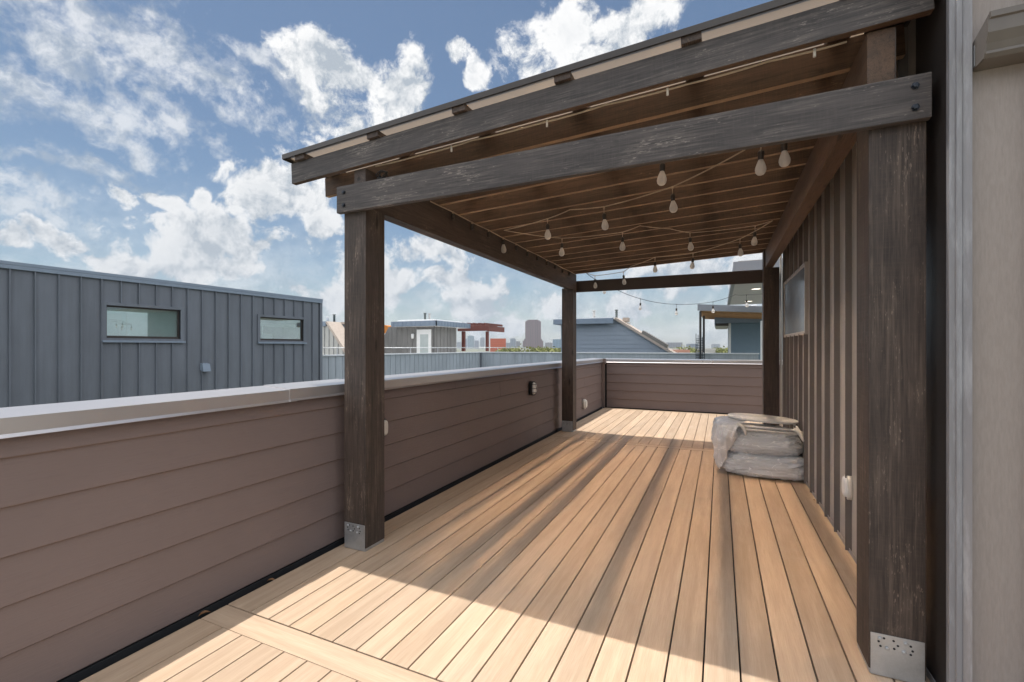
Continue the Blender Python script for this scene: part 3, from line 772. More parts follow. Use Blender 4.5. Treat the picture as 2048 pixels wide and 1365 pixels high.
bundle_mesh((.44, 5.75, .119), (.76, .67, .250), 5.3, .09, .42, wr_=1.6).done('plastic_wrap', 'film', t)
t = thing('wrapped_cushion', 'upper beige grey cushion wrapped in plastic film under the folded table', 'wrapped cushion', (.42, 5.80, .235), 'plastic wrapped cushions')
bundle_mesh((.42, 5.80, .352), (.66, .60, .20), 9.7, .03).done('cushion', 'cushion_beige', t)
bundle_mesh((.405, 5.80, .350), (.73, .70, .270), 12.9, .09, .50, wr_=1.7).done('plastic_wrap', 'film', t)
t = thing('folding_table', 'folded round bistro table with pale top lying on the wrapped cushions', 'folding table', (.44, 5.86, .55))
mw = Matrix.Translation((.43, 5.85, .578)) @ Matrix.Rotation(R(2.5), 4, 'Y') @ Matrix.Rotation(R(-2), 4, 'X')
MB().lathe([(.330, -.012), (.345, -.012), (.350, -.006), (.350, .008), (.344, .013), (.0, .0135)], (0, 0, 0), 'Z', 48).done('table_top', 'table_grey', t, mw)
m = MB().tube([(.20, 5.46, .540), (.74, 5.46, .526)], .012, 10).tube([(.22, 5.45, .508), (.76, 5.45, .494)], .010, 10).tube([(.20, 5.50, .545), (.20, 6.1, .55)], .010, 8).tube([(.74, 5.50, .530), (.74, 6.1, .535)], .010, 8)
m.done('folding_frame', 'table_grey', t)
m = MB().tube([(.17, 5.46, .565), (.22, 5.44, .535), (.245, 5.42, .49), (.25, 5.40, .455)], [.015, .022, .018, .008], 8); m.done('strap', 'offwhite', t)
m = MB().tube([(.69, 5.46, .545), (.735, 5.44, .515), (.755, 5.42, .465), (.765, 5.40, .43)], [.015, .022, .018, .008], 8).tube([(.66, 5.45, .535), (.78, 5.45, .505)], [.010, .014], 8); m.done('strap', 'offwhite', t)
# loose sheet hanging over the left side
m = MB(); nu, nv = 44, 34; grid = []
plan = [Vector((.17, 5.41, 0)), Vector((.07, 5.42, 0)), Vector((.0, 5.47, 0)), Vector((-.05, 5.58, 0)), Vector((-.06, 5.76, 0)), Vector((-.05, 6.08, 0))]
low = [.43, .27, .08, .02, .20, .33]
def lerp_list(L, f):
    f = f*(len(L)-1); i = min(int(f), len(L)-2); return L[i]*(1-(f-i))+L[i+1]*(f-i)
for j in range(nv+1):
    row = []; f = j/nv
    for i in range(nu+1):
        g_ = i/nu; e_ = lerp_list(plan, g_); zl = lerp_list(low, g_)
        inn = Vector((.36, 5.80, 0))
        if f < .35:
            k = f/.35; p = inn.lerp(e_, .45+.55*k); p.z = .575-.045*k*k
        else:
            k = (f-.35)/.65; p = e_.copy()
            p += (e_-inn).normalized()*(.035*math.sin(k*math.pi)-.03*k); p.z = .53+(zl-.53)*k
        fold = math.sin(g_*46+2.2*math.sin(f*5))*.012*min(1, f*1.6)
        nn = mnoise.noise(p*9)*.03+mnoise.noise(p*21)*.014
        p += (e_-inn).normalized()*(fold+nn)
        row.append(m.bm.verts.new(p))
    grid.append(row)
for A, B in zip(grid, grid[1:]):
    for i in range(nu): f_ = m.bm.faces.new((A[i], A[i+1], B[i+1], B[i])); f_.smooth = True
sh = m.done('plastic_sheet', 'film'); tag(sh, 'loose white plastic sheet draped over the left side of the wrapped cushions', 'plastic sheet')
sd = sh.modifiers.new('thickness', 'SOLIDIFY'); sd.thickness = .0015
# dead leaves
def leaf(x, y, z, rz, s, lab):
    m = MB(); pts = [(0, 0), (.25, .17), (.55, .2), (.85, .1), (1, 0), (.85, -.1), (.55, -.2), (.25, -.17)]
    cv = [m.bm.verts.new((p[0]*s, p[1]*s, .25*s*abs(p[1])*3+.12*s*math.sin(p[0]*3))) for p in pts]; m.bm.faces.new(cv)
    l = m.done('dry_leaf', plain('dry_leaf', (.20,.10,.045), .7), None, Matrix.Translation((x, y, z)) @ Matrix.Rotation(rz, 4, 'Z'))
    sd = l.modifiers.new('thickness', 'SOLIDIFY'); sd.thickness = .0012
    tag(l, lab, 'leaf', 'dry leaves in the gap beside the parapet')
leaf(-2.452, 1.47, -.01, 1.2, .055, 'curled brown leaf in the dark gap next to the cross board')
leaf(-2.45, 1.86, -.01, .6, .05, 'small brown leaf in the gap nearer the front left post')
m = MB().lathe([(.004, 0), (.012, .003), (.010, .010), (.003, .013)], (.775, 4.87, .001), 'Z', 7)
tag(m.done('dry_leaf', plain('pale_crumb', (.55,.42,.28), .8)), 'pale curled leaf scrap on the deck at the foot of the metal wall', 'leaf', 'dry leaves in the gap beside the parapet')

# ================================================================== NEIGHBOURS
def seam_wall(mb, axis, plane, sgn, a, b_, z0, z1f, pitch, start, holes=(), rib=.02, rw=.014):
    """wall panel with raised seams. axis = direction it runs; z1f(t) = top height"""
    z1 = z1f if callable(z1f) else (lambda t_: z1f)
    th = .06
    def bx(t0, t1, zz0, zz1, d0, d1):
        lo, hi = sorted((plane+sgn*d0, plane+sgn*d1))
        if axis == 'Y': mb.box(lo, hi, t0, t1, zz0, zz1)
        else: mb.box(t0, t1, lo, hi, zz0, zz1)
    cuts = sorted({a, b_, *[h[0] for h in holes], *[h[1] for h in holes]})
    for t0, t1 in zip(cuts, cuts[1:]):
        hh = [h for h in holes if h[0] <= t0+1e-6 and h[1] >= t1-1e-6]
        top = min(z1(t0), z1(t1))
        if hh: bx(t0, t1, z0, hh[0][2], -th, 0); bx(t0, t1, hh[0][3], top, -th, 0)
        else: bx(t0, t1, z0, top, -th, 0)
    y_ = start
    while y_ < b_-.01:
        if y_ > a:
            hh = [h for h in holes if h[0]-.06 < y_ < h[1]+.05]
            if hh: bx(y_, y_+rw, z0, hh[0][2]-.05, -.001, rib); bx(y_, y_+rw, hh[0][3]+.05, z1(y_), -.001, rib)
            else: bx(y_, y_+rw, z0, z1(y_), -.001, rib)
        y_ += pitch
NX = -11.0; K = 1.1
nb = thing('neighbour_building', 'slate blue standing-seam rooftop building on the left with two strip windows', 'building', (NX-3, 6.5, -10))
wins = [(4.405*K, 5.64*K, 1.38+(1.545-1.38)*K, 1.38+(2.135-1.38)*K), (7.40*K, 8.65*K, 1.38+(1.545-1.38)*K, 1.38+(2.11-1.38)*K)]
NT_ = 1.38+(2.655-1.38)*K
mb = MB(); seam_wall(mb, 'Y', NX, 1, -4, 10.14, -10, NT_, .3162, -4+.222, wins, .045, .018)
mb.done('wall', 'seam_blue', nb)
mb = MB(); seam_wall(mb, 'X', 10.14, 1, -18, NX, -10, NT_, .3162, -17.9, (), .03, .016); mb.done('wall', 'seam_blue', nb)
box_part('core', 'interior_dark', nb, -18, NX-2.2, -3.9, 10.07, -10, NT_-.05)
m = MB().box(-18.05, NX+.06, -4.05, 10.19, NT_, NT_+.055, .004).box(NX+.0, NX+.055, -4.05, 10.19, NT_-.07, NT_-.001, .003); m.done('roof_cap', 'trim_blue', nb)
m = MB().box(NX-.004, NX+.045, 10.10, 10.185, -10, NT_-.075, .003); m.done('corner_trim', 'seam_blue', nb)
for k, (a, b_, c, d) in enumerate(wins):
    m = MB()
    for (p, q, r_, s_) in ((a-.07, a, c-.07, d+.06), (b_, b_+.07, c-.07, d+.06), (a, b_, d, d+.06), (a, b_, c-.07, c)): m.box(NX-.08, NX+.038, p, q, r_, s_, .004)
    w_ = m.done('window', 'seam_blue', nb)
    m = MB()
    for (p, q, r_, s_) in ((a+.001, a+.03, c+.001, d-.001), (b_-.03, b_-.001, c+.001, d-.001), (a+.03, b_-.03, d-.03, d-.001), (a+.03, b_-.03, c+.001, c+.05)): m.box(NX-.06, NX-.02, p, q, r_, s_, .003)
    m.done('sash', 'bronze', w_)
    m = MB().box(NX+.038, NX+.075, a-.075, b_+.08, c-.085, c-.045, .004); m.done('sill', 'trim_blue', w_)
    box_part('pane', 'pane', w_, NX-.045, NX-.04, a+.03, b_-.03, c+.05, d-.03)
    m = MB()
    if k == 0:
        m.box(NX-.10, NX-.09, a+.001, b_-.001, c+.001, d-.001); m.done('roller_blind', plain('pale_blind', (.72,.80,.80), .8), w_)
        m = MB().box(NX-.085, NX-.075, a+.05, a+.30, c+.06, d-.16).box(NX-.085, NX-.075, a+.38, a+.40, c+.06, d-.12); m.done('inner_frame', 'white', w_)
    else:
        m.box(NX-1.25, NX-1.2, a-.3, b_+.3, c-.3, d+.3); m.done('room_wall', 'interior_dark', w_)
        m = MB().box(NX-.5, NX-.46, a-.1, b_+.1, d-.22, d-.13).box(NX-.5, NX-.47, a+.42, a+.45, c, d-.2).box(NX-.7, NX-.66, a+.60, a+.9, c, c+.2); m.done('inner_frame', 'interior', w_)
p0 = on_x(400, 727, NX)
m = MB().prism([(NX, p0.z), (NX+.09, p0.z-.02), (NX+.13, p0.z-.19), (NX+.09, p0.z-.19), (NX, p0.z-.15)], 'Y', p0.y, p0.y+.17); m.done('vent_hood', 'trim_blue', nb)

# roof terrace parapet behind, L shaped
tp = thing('terrace_parapet', 'pale slate standing-seam parapet of the next roof terrace with a thin rail', 'parapet wall', (-11.6, 18, -10))
FXX, FY, FT = -11.6, 21.4, 1.09
mb = MB(); seam_wall(mb, 'Y', FXX, 1, 10.3, FY, -10, FT, .305, 10.42, (), .02, .014); mb.done('wall', 'seam_blue_light', tp)
mb = MB(); seam_wall(mb, 'X', FY, -1, FXX, 1.45, -10, FT, .418, FXX+.33, (), .02, .014); mb.done('wall', 'seam_blue_light', tp)
m = MB().box(FXX-.18, FXX+.05, 10.3, FY-.05, FT, FT+.045, .004).box(FXX-.18, 1.48, FY-.05, FY+.2, FT+.002, FT+.048, .004); m.done('coping', plain('pale_coping', (.62,.65,.69), .4), tp)
m = MB().box(FXX-.02, FXX+.07, FY-.07, FY+.02, -10, FT-.001, .003); m.done('corner_trim', 'seam_blue', tp)
m = MB()
rz = FT+.27
m.tube([(FXX-.1, 10.4, rz), (FXX-.1, FY+.05, rz), (-9.0, FY+.05, rz)], .018, 6)
for yy in (11.5, 13.5, 15.5, 17.5, 19.5, 21.4): m.tube([(FXX-.1, yy, FT+.03), (FXX-.1, yy, rz)], .014, 6)
for xx in (-10.6, -9.05): m.tube([(xx, FY+.05, FT+.03), (xx, FY+.05, rz)], .014, 6)
m.done('guard_rail', 'galv', tp)
# terrace floor under it (other townhouse roof), hidden but keeps light real
box_part('roof_deck', plain('roof_membrane', (.45,.45,.44), .8), tp, -30, FXX-.06, 10.3, 40, -10, .15)

def vent_pipe(label, p, h, r, mname):
    t = MB(); t.lathe([(r, 0), (r, h*.72), (r*1.25, h*.75), (r*1.25, h*.8), (r*.8, h*.82), (r*.9, h*.9), (r*1.6, h*.93), (r*1.5, h), (r*.3, h*1.03)], tuple(p), 'Z', 12)
    return t.done('vent_pipe', mname)
def vent_child(parent, u, v0, v1, d, rpx, mname):
    p = at(u, v1, d); q = at(u, v0, d); o_ = vent_pipe('', p, q.z-p.z, rpx*d/F, mname); adopt(o_, parent); return o_
M['vent_dark'] = plain('weathered_vent', (.10,.12,.12), .5, .4); M['vent_grey'] = plain('grey_vent', (.42,.42,.42), .45, .4)
M['shingle'] = plain('tan_shingle', (.44,.375,.325), .9, 0, .25, 9)
M['roof_white'] = plain('white_membrane', (.8,.81,.82), .6, 0, .04)
M['red_wood'] = plain('red_brown_timber', (.155,.052,.042), .6, 0, .2, 8)

# stair bulkhead with the white door -------------------------------------
D = 29.0
c0 = at(868, 700, D)                       # corner nearest us
cx, cy = c0.x, c0.y
bh = thing('roof_bulkhead', 'grey seam-clad rooftop stair house with a white door and flat white roof', 'roof bulkhead', (cx, cy+2, .15))
zR = at(868, 652.5, D).z
wl = on_y(776, 670, cy).x; 
yr = on_x(913, 680, cx).y
mb = MB(); seam_wall(mb, 'X', cy, -1, wl, cx, .15, zR, .42, wl+.3, (), .03, .03); mb.done('wall', 'seam_grey', bh)
mb = MB(); seam_wall(mb, 'Y', cx, 1, cy, yr, .15, zR, .42, cy+.3, (), .03, .03); mb.done('wall', 'seam_grey', bh)
box_part('core', 'seam_grey', bh, wl, cx-.07, cy+.07, yr, .15, zR-.01)
f0, f1 = on_y(783, 648, cy-.5).x, cx+.55
ye2 = on_x(941, 660, f1).y
mb = MB(); seam_wall(mb, 'X', cy-.55, -1, f0, f1, zR-.02, zR+.31, .35, f0+.2, (), .02, .02); seam_wall(mb, 'Y', f1, 1, cy-.55, ye2, zR-.02, zR+.31, .35, cy-.3, (), .02, .02)
mb.done('fascia', 'trim_blue', bh)
m = MB().box(f0, f1-.061, cy-.485, ye2, zR-.015, zR+.02).box(f0+.3, f1-.3, cy-.3, ye2-.6, zR+.021, zR+.42, .08); m.done('roof', 'roof_white', bh)
dx0, dx1 = on_y(834.5, 680, cy).x, on_y(863.5, 680, cy).x; dz = at(850, 659, D).z
m = MB().box(dx0, dx1, cy-.07, cy-.034, .16, dz, .01); dr = m.done('door', 'white', bh)
m = MB().box(dx0+.28, dx1-.22, cy-.078, cy-.071, .5, dz-.32); m.done('pane', plain('frosted_pane', (.45,.5,.5), .15), dr)
p = at(814, 672.5, D); m = MB().lathe([(.08, 0), (.1, .1), (.1, .28), (.06, .32)], (p.x, cy-.12, p.z-.16), 'Z', 10); m.done('wall_lamp', 'white', bh)
vent_child(bh, 850, 626.5, 640, D+1, 2.2, 'vent_dark'); vent_child(bh, 859, 627.5, 640, D+1, 2.0, 'vent_grey')
m = MB(); m.prism([(wl-1.6, .2), (wl+.0, zR-.05), (wl+.0, .2)], 'Y', cy+.02, cy+3); m.done('sloped_wing', 'seam_grey', bh)
# red-brown terrace pergola beyond it
pr = thing('terrace_pergola', 'small red-brown timber pergola behind the stair house with the white door', 'pergola', (cx+1.2, yr, .15))
D2 = 33.0
def pbox(name, m_, par, u0, u1, v0, v1, d, dep, bev=.01):
    a_ = at(u0, v1, d); b2 = at(u1, v0, d); y0 = a_.y
    x1_ = on_y(u1, v0, y0).x
    return MB().box(a_.x, x1_, y0, y0+dep, a_.z, on_y((u0+u1)/2, v0, y0).z, bev).done(name, m_, par)
pbox('beam', 'red_wood', pr, 915, 977, 651.5, 663, D2, .12)
pbox('post', 'red_wood', pr, 923, 928.5, 663.2, 703, D2, .2); pbox('post', 'red_wood', pr, 971, 975.5, 663.2, 703, D2, .2)
for k in range(6):
    a_ = at(917+k*11, 650, D2); MB().box(a_.x, a_.x+.09, a_.y-.35, a_.y+2.6, at(917, 651, D2).z, at(917, 651, D2).z+.16, .01).done('rafter', 'red_wood', pr)
q = at(977, 657, D2); MB().box(q.x-.02, q.x+.14, q.y-.2, q.y+2.4, q.z-.22, q.z+.16, .01).done('side_beam', 'red_wood', pr)
# orange awning sliver
aw = MB(); a_ = at(758, 667, 38); b2 = at(782, 651, 38)
aw.prism([(a_.x, a_.z), (b2.x-.3, a_.z+.1), (b2.x, b2.z-.1), (b2.x-.3, b2.z), (a_.x, b2.z+.05)], 'Y', a_.y, a_.y+2.5)
for k in range(4): aw.box(a_.x, b2.x-.1, a_.y-.03, a_.y-.005, a_.z+.18*k+.05, a_.z+.18*k+.09)
tag(aw.done('awning', plain('orange_canvas', (.52,.20,.04), .7)), 'bright orange awning edge peeping out behind the front left post', 'awning')
# shingle-roofed house at the left of the post ---------------------------
D3 = 27.0
a_ = at(636, 700, D3); sh_ = thing('shingle_house', 'grey-clad rooftop house with steep tan shingle roof beside the front left post', 'house', (a_.x, a_.y, .15))
zt3 = at(655, 646, D3).z; Y3 = a_.y
x0_, x1_, x2_ = on_y(600, 650, Y3).x, on_y(655, 650, Y3).x, on_y(706, 690, Y3).x
mb = MB(); mb.prism([(x0_, .15), (x2_, .15), (x2_, .4), (x1_, zt3-.1), (x0_, zt3-.1)], 'Y', Y3, Y3+.8); mb.done('wall', plain('pale_cladding', (.42,.42,.40), .6), sh_)
mb = MB()
for k in range(16):
    xx = x0_+.2+k*.36
    if xx < x2_-.1:
        tz = zt3-.15 if xx < x1_ else zt3-.15-(xx-x1_)/(x2_-x1_)*(zt3-.5)
        mb.box(xx, xx+.035, Y3-.035, Y3-.001, .2, tz)
mb.done('batten', plain('cladding_seam', (.22,.23,.23), .6), sh_)
mb = MB(); dzr = .10
mb.prism([(x1_-.02, zt3), (x1_+.1, zt3+.06), (x2_+.25, .42), (x2_+.12, .30)], 'Y', Y3-.15, Y3+.9)
mb.box(x1_, x1_+.9, Y3+.91, Y3+1.5, zt3-.06, zt3+.06); mb.done('roof', 'shingle', sh_)
box_part('fascia', 'trim_blue', sh_, x0_, x1_-.025, Y3-.12, Y3+5, zt3-.22, zt3+.06)
vent_child(sh_, 655.5, 634.5, 647, D3+.6, 2.4, 'roof_white'); vent_child(sh_, 668.5, 629.5, 647, D3+1, 2.2, 'vent_dark')

# lap-sided stair house straight ahead ------------------------------------
def lap_wall(mb, x0, x1f, y, z0, z1, rev, col=None):
    z = z0
    while z < z1-.01:
        zz = min(z+rev, z1)
        mb.prism([(y+.05, z), (y-.022, z), (y-.004, zz), (y+.05, zz)], 'X', x0, x1f((z+zz)/2))
        z += rev
M['lap_blue'] = plain('blue_grey_lap', (.26,.305,.365), .6, 0, .08); M['lap_teal'] = plain('teal_blue_lap', (.17,.24,.30), .6, 0, .08)
D4 = 25.0
a_ = at(1180, 700, D4); Y4 = a_.y
lh = thing('roof_bulkhead', 'blue-grey lap-sided rooftop stair house with long sloping roof straight ahead', 'roof bulkhead', (a_.x, Y4, -.5))
X4a, X4b, X4c = on_y(1122, 680, Y4).x, on_y(1231, 645, Y4).x, on_y(1342, 707, Y4).x
Z4t, Z4b = on_y(1231, 638, Y4).z, on_y(1342, 707, Y4).z
slope = lambda z: X4b+(X4c-X4b)*max(0, min(1, (Z4t-z)/(Z4t-Z4b)))
mb = MB(); lap_wall(mb, X4a, slope, Y4, Z4b-.7, Z4t-.3, .235); lw_ = mb.done('wall', 'lap_blue', lh)
mb = MB().prism([(X4a, Z4b-.8), (X4c, Z4b-.8), (X4c, Z4b), (X4b, Z4t-.05), (X4a, Z4t-.05)], 'Y', Y4+.06, Y4+1.2); mb.done('core', 'lap_blue', lh)
mb = MB().prism([(X4b-.02, Z4t-.05), (X4b+.03, Z4t+.07), (X4c+.84, Z4b-.41), (X4c+.76, Z4b-.5)], 'Y', Y4-.16, Y4+1.3); mb.done('roof', 'shingle', lh)
m = MB().box(on_y(1107, 640, Y4-.4).x, X4b-.03, Y4-.45, Y4-.40, Z4t-.26, Z4t+.02).box(on_y(1107, 640, Y4-.4).x, on_y(1107, 640, Y4-.4).x+.05, Y4-.399, Y4+5, Z4t-.26, Z4t+.02); m.done('fascia', 'trim_blue', lh)
box_part('flat_roof', 'roof_white', lh, on_y(1107, 640, Y4-.4).x+.05, X4b-.03, Y4-.39, Y4+5, Z4t-.02, Z4t+.07)
# skylight band lying on the slope
p0, p1 = on_y(1283, 667, Y4-.1), on_y(1332, 696, Y4-.1)
mb = MB().prism([(p0.x, p0.z), (p1.x, p1.z), (p1.x+.05, p1.z+.17), (p0.x+.07, p0.z+.15)], 'Y', Y4-.16, Y4+.8); mb.done('skylight', plain('weathered_skylight', (.20,.185,.17), .5), lh)
p0, p1 = on_y(1237, 639, Y4-.1), on_y(1252, 645, Y4-.1)
vent_child(lh, 1188, 621.5, 637, D4+1, 2.7, 'vent_grey'); vent_child(lh, 1233, 620, 640, D4+.4, 2.3, 'vent_dark')
m = MB().box(p0.x+.1, p1.x, Y4+.5, Y4+1.0, p0.z-.1, p0.z+.12); m.done('ridge_cap', 'shingle', lh)

# teal stair house at the right, its canopy and a trellis --------------------
D5 = 21.0
a_ = at(1458, 706, D5); Y5 = a_.y
rh = thing('roof_bulkhead', 'teal-blue lap-sided rooftop stair house with flat roof beside the far right post', 'roof bulkhead', (a_.x+1, Y5, -.2))
X5 = a_.x; X5b = on_y(1575, 690, Y5).x; Z5 = on_y(1480, 646, Y5).z
mb = MB(); lap_wall(mb, X5+.08, lambda z: X5b, Y5, -.4, Z5, .19); mb.done('wall', 'lap_teal', rh)
box_part('core', 'lap_teal', rh, X5+.01, X5b, Y5+.06, Y5+4, -.4, Z5)
box_part('corner_trim', 'white', rh, X5-.02, X5+.08, Y5-.03, Y5+.055, -.4, Z5, .005)
xl = on_y(1429, 640, Y5-.3).x
m = MB().box(xl, X5b, Y5-.35, Y5-.30, Z5-.02, on_y(1480, 633, Y5-.3).z).box(xl, xl+.05, Y5-.299, Y5+4, Z5-.12, on_y(1480, 633, Y5-.3).z); m.done('fascia', 'trim_blue', rh)
box_part('soffit', 'bronze', rh, xl+.05, X5-.021, Y5-.29, Y5+4, Z5-.14, Z5-.02)
box_part('roof', 'roof_white', rh, xl+.05, X5b, Y5-.29, Y5+4, Z5+.2, Z5+.36)
vent_child(rh, 1508, 611, 632, D5, 3.4, 'roof_white')
cn = thing('canopy', 'flat grey canopy roof with tan timber underside on two slim posts at the right', 'canopy', (at(1400, 700, 19.5).x, at(1400, 700, 19.5).y, -.2))
D6 = 19.5; Y6 = at(1400, 640, D6).y
xa, xb = on_y(1395, 620, Y6).x, on_y(1600, 620, Y6).x; za, zb = on_y(1395, 621.5, Y6).z, on_y(1395, 609, Y6).z
m = MB().prism([(xa, za), (xb, za-.25), (xb, zb-.27), (xa, zb)], 'Y', Y6, Y6+.06).prism([(xa, zb-.03), (xb, zb-.3), (xb, zb-.28), (xa, zb+.01)], 'Y', Y6+.061, Y6+4); m.done('roof', plain('grey_canopy', (.24,.25,.28), .5), cn)
m = MB().prism([(xa+.1, za-.02), (xb, za-.28), (xb, za-.2), (xa+.1, za+.06)], 'Y', Y6+.07, Y6+3.9)
for k in range(8): m.prism([(xa+.1, za-.16), (xb, za-.42), (xb, za-.285), (xa+.1, za-.025)], 'Y', Y6+.4+k*.45, Y6+.46+k*.45)
m.done('ceiling', plain('tan_timber', (.42,.25,.13), .7, 0, .25, 9), cn)
for u in (1400.5, 1407.5):
    p = at(u, 640, D6+(0 if u < 1404 else .9)); MB().box(p.x-.045, p.x+.045, p.y+.08, p.y+.17, -.3, za-.03, .006).done('post', 'bronze', cn)
tl_ = MB(); p0 = at(1392, 668, D6-.4); p1 = at(1409, 668, D6-.4)
zt5 = at(1395, 668, D6-.4).z
for k in range(5):
    xx = p0.x+k*(p1.x-p0.x)/4; tl_.box(xx-.012, xx+.012, p0.y, p0.y+.02, -.3, zt5-.045*k)
for k in range(15):
    zz = .95+k*.07
    if zz < zt5-.2: tl_.box(p0.x, p1.x, p0.y-.012, p0.y-.001, zz, zz+.022)
tag(tl_.done('trellis', plain('dark_trellis', (.02,.03,.04), .5)), 'dark slatted trellis screen standing by the canopy posts', 'trellis')

# next house of our row: deep eaves with downlights at the upper right -------------------
nh = thing('next_house', 'next house in the row with deep grey eaves holding two lit downlights', 'house', (1.6, 15, -10))
EZ = 3.10; EX = .37
m = MB().box(EX, 4, 11.5, 20.5, EZ, EZ+.02); m.done('soffit', plain('grey_soffit', (.58,.55,.56), .6), nh)
m = MB().box(EX-.10, EX-.002, 11.45, 20.55, EZ-.01, EZ+.16, .01).box(EX-.1, 4, 11.40, 11.448, EZ-.01, EZ+.20); m.done('fascia', plain('grey_fascia', (.27,.28,.31), .5), nh)
box_part('roof', 'shingle', nh, EX, 4, 11.46, 20.5, EZ+.161, EZ+.22)
for u, v in ((1512, 577.5), (1497, 602.5)):
    r_ = ray(u, v); p = Vector((0, 0, EYE))+r_*((EZ-EYE)/r_.z)
    lm, lt, lb = mat('downlight_lens'); lb.inputs['Emission Color'].default_value = (1, .86, .72, 1); lb.inputs['Emission Strength'].default_value = 1.3
    d_ = MB().lathe([(.15, 0), (.15, -.012), (.12, -.014)], (p.x, p.y, EZ-.001), 'Z', 20).done('downlight', 'white', nh)
    MB().lathe([(.115, -.0145), (.115, -.017), (.05, -.018)], (p.x, p.y, EZ-.001), 'Z', 20).done('lens', lm, d_)
pc = on_y(1521, 690, 13.2)
box_part('wall', plain('pale_grey_wall', (.36,.37,.38), .6), nh, pc.x+.05, 4, 13.2, 13.42, -10, EZ-.002)
box_part('corner_trim', 'white', nh, pc.x, pc.x+.049, 13.15, 13.24, .5, 2.05, .004)

# ================================================================== SKYLINE (kilometres away)
def tower(label, u0, u1, v, d, dep, col, stripes=(1, 0), name='office_tower', extra=None, group='far office towers on the skyline', cat='tower'):
    m, t, bs = mat('facade')
    co = t.add('ShaderNodeTexCoord').outputs['Object']
    sp = t.add('ShaderNodeSeparateXYZ'); t.sock(sp.inputs[0], co)
    hx = t.math('GREATER_THAN', t.math('FRACT', t.math('MULTIPLY', t.math('ADD', sp.outputs[0], sp.outputs[1]), 1/15.0)), .5)
    hz = t.math('GREATER_THAN', t.math('FRACT', t.math('MULTIPLY', sp.outputs[2], 1/4.0)), .55)
    f = t.math('ADD', t.math('MULTIPLY', hx, stripes[0]*.5), t.math('MULTIPLY', hz, stripes[1]*.5))
    t.sock(bs.inputs['Base Color'], t.mix(f, col, tuple(x*.45 for x in col))); bs.inputs['Roughness'].default_value = .4
    a_ = at(u0, v, d); b2 = at(u1, v, d); c_ = (a_+b2)/2; w = (b2-a_).length
    mw = Matrix.Translation((c_.x, c_.y, -10)) @ Matrix.Rotation(TH, 4, 'Z')
    H_ = a_.z+10
    mb = MB().box(-w/2, w/2, 0, dep, 0, H_)
    if extra: extra(mb, w, dep, H_)
    return tag(mb.done(name, m, None, mw), label, cat, group)
def crown(mb, w, dep, H_):
    mb.box(-w*.42, w*.42, dep*.08, dep*.92, H_-.01, H_*1.035); mb.box(-w*.33, w*.33, dep*.15, dep*.85, H_*1.03, H_*1.06); 
    for k in (-.36, -.12, .12, .36): mb.box(w*k-w*.06, w*k+w*.06, -2.5, 0.01, 0, H_*(1.0 if abs(k) > .3 else 1.04))
    mb.box(-w*.66, w*.66, dep*.2, dep*1.2, 0, H_*.30); mb.box(-w*.58, w*.58, dep*.1, dep*1.3, 0, H_*.36)
tower('tall purple-brown tower with stepped crown, highest on the skyline', 1051, 1082, 643, 2900, 90, (.17,.095,.095), (1.0, .15), extra=crown)
tower('orange-red block left of the tall brown tower', 980.5, 1011.5, 677.5, 700, 30, (.52,.13,.07), (0, .25), 'orange_building', group=None, cat='building')
def setb(mb, w, dep, H_): mb.box(-w*.3, w*.3, 3, dep-3, H_-.01, H_*1.04)
for u0, u1, v, d, c_, lab, ex in (
  (935, 948, 672.5, 4200, (.22,.30,.36), 'pale glass tower seen between the red-brown pergola posts, tallest there', setb),
  (949, 957, 681.5, 4000, (.24,.26,.33), 'low grey-blue tower just right of the tallest glass tower in the red-brown pergola', None),
  (960.5, 969, 676, 4200, (.27,.29,.33), 'grey tower next to the right post of the red-brown pergola', setb),
  (928.5, 934, 678, 4500, (.26,.30,.38), 'slim blue tower against the left post of the red-brown pergola', None),
  (914, 922, 684.5, 4400, (.30,.32,.36), 'squat hazy block at the edge of the grey stair house', None),
  (1012, 1021, 686, 3000, (.28,.30,.34), 'low hazy block touching the orange-red block', None),
  (1020.5, 1031.5, 678, 3300, (.22,.26,.32), 'blue-grey tower between the orange-red block and the tall brown tower', setb),
  (1032, 1040, 683, 3200, (.22,.22,.24), 'small dark grey block beside the blue-grey tower', None),
  (1091, 1105, 686, 2600, (.27,.27,.29), 'grey block right of the tall brown tower', setb),
  (1106.5, 1124, 679, 2400, (.16,.26,.36), 'blue glass block partly behind the far left post', None),
  (1333, 1365, 685.5, 2500, (.24,.24,.27), 'wide grey office block right of the sloping roof', None),
  (1378, 1396, 688.5, 2600, (.17,.20,.26), 'dark blue block behind the trellis', setb),
  (1427.5, 1440, 689, 3200, (.27,.29,.33), 'small pale block seen past the canopy posts', setb)):
    tower(lab, u0, u1, v, d, 40, c_, (.5, .5), extra=ex)
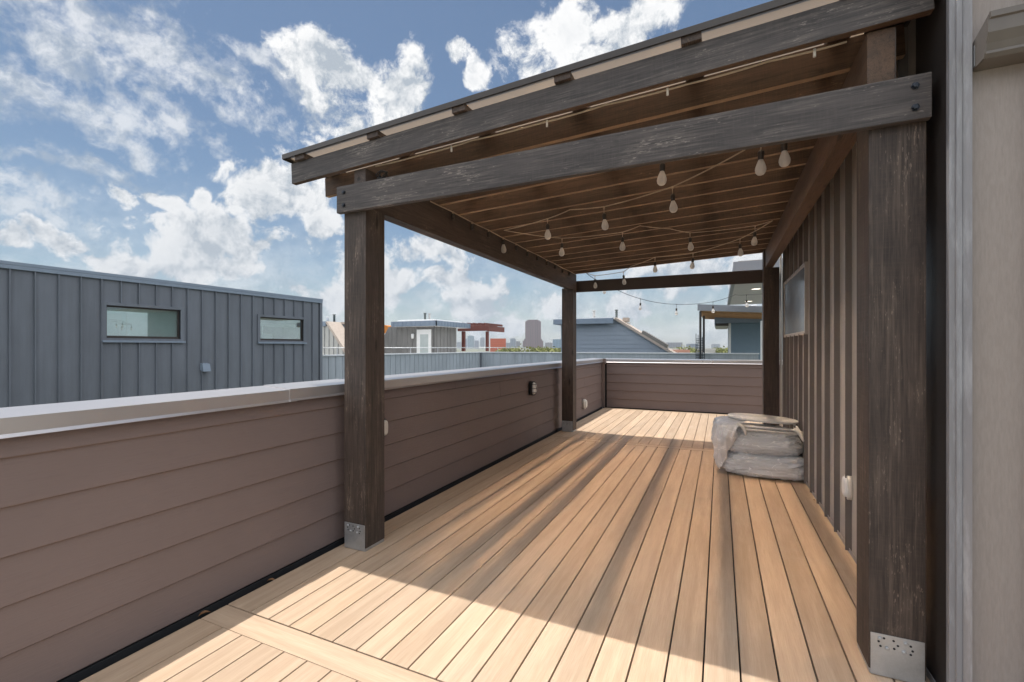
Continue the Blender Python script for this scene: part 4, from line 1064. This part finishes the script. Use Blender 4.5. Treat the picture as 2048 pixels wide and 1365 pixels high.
# low roofs and treetops beyond the parapet
for u0, u1, v, d, c_, lab in ((1345, 1376, 697.5, 420, (.62,.60,.57), 'long low pale roofed building left of the trellis'), (1356, 1380, 700, 330, (.50,.24,.17), 'low brick-red roofed building under the pale roof'),
  (1412, 1432, 697.5, 520, (.50,.47,.44), 'low beige building seen between the canopy posts and the teal house'), (1041, 1062, 697.5, 380, (.60,.58,.55), 'low flat roof in front of the tall brown tower')):
    tower(lab, u0, u1, v, d, 25, c_, (0, .5), 'low_building', group='low buildings beyond the terraces', cat='building')
tm = MB(); random.seed(3)
def crown_tree(x, y, h, r):
    for k in range(46):
        a, b_, c_ = random.gauss(0, .45), random.gauss(0, .45), random.gauss(0, .40)
        p = Vector((x+a*r, y+b_*r, -10+h*.66+c_*h*.38)); s_ = random.uniform(.12, .26)*r
        n = Vector((random.uniform(-1, 1), random.uniform(-1, 1), random.uniform(-.2, 1))).normalized()
        q = n.orthogonal().normalized(); w_ = n.cross(q)
        tm.face([p+q*s_+w_*s_*.3, p+w_*s_, p-q*s_*.9, p-w_*s_*.8+q*s_*.2])
for k in range(230):
    u = random.choice((random.uniform(990, 1135), random.uniform(1030, 1135), random.uniform(990, 1110), random.uniform(1428, 1475), random.uniform(1340, 1390)))
    d = random.uniform(330, 950)
    p = at(u, 700, d); crown_tree(p.x, p.y, random.uniform(8.0, 11.6), random.uniform(4, 7))
tmat, tt, tb = mat('treetop_leaves')
tn = tt.noise(tt.add('ShaderNodeTexCoord').outputs['Object'], .2, 4, .7)
tt.sock(tb.inputs['Base Color'], tt.mix(tn, (.085,.11,.03), (.27,.27,.06))); tb.inputs['Roughness'].default_value = .7
tag(tm.done('treetops', tmat, normals=False), 'belt of green treetops beyond the terrace parapet', 'trees', None, 'stuff')

# ================================================================== HAZE
hz = MB().box(-6500, 6500, -6500, 6500, -11.5, 260)
hm = bpy.data.materials.new('air'); hm.use_nodes = True; ht = NT(hm.node_tree); ht.n.remove(ht.n['Principled BSDF'])
pv = ht.add('ShaderNodeVolumePrincipled'); pv.inputs['Color'].default_value = (.80,.87,.96,1); pv.inputs['Density'].default_value = .00010; pv.inputs['Anisotropy'].default_value = .2
ht.l.new(pv.outputs[0], ht.n['Material Output'].inputs['Volume'])
tag(hz.done('haze', hm), 'thin pale blue haze over the city', 'haze', None, 'stuff')
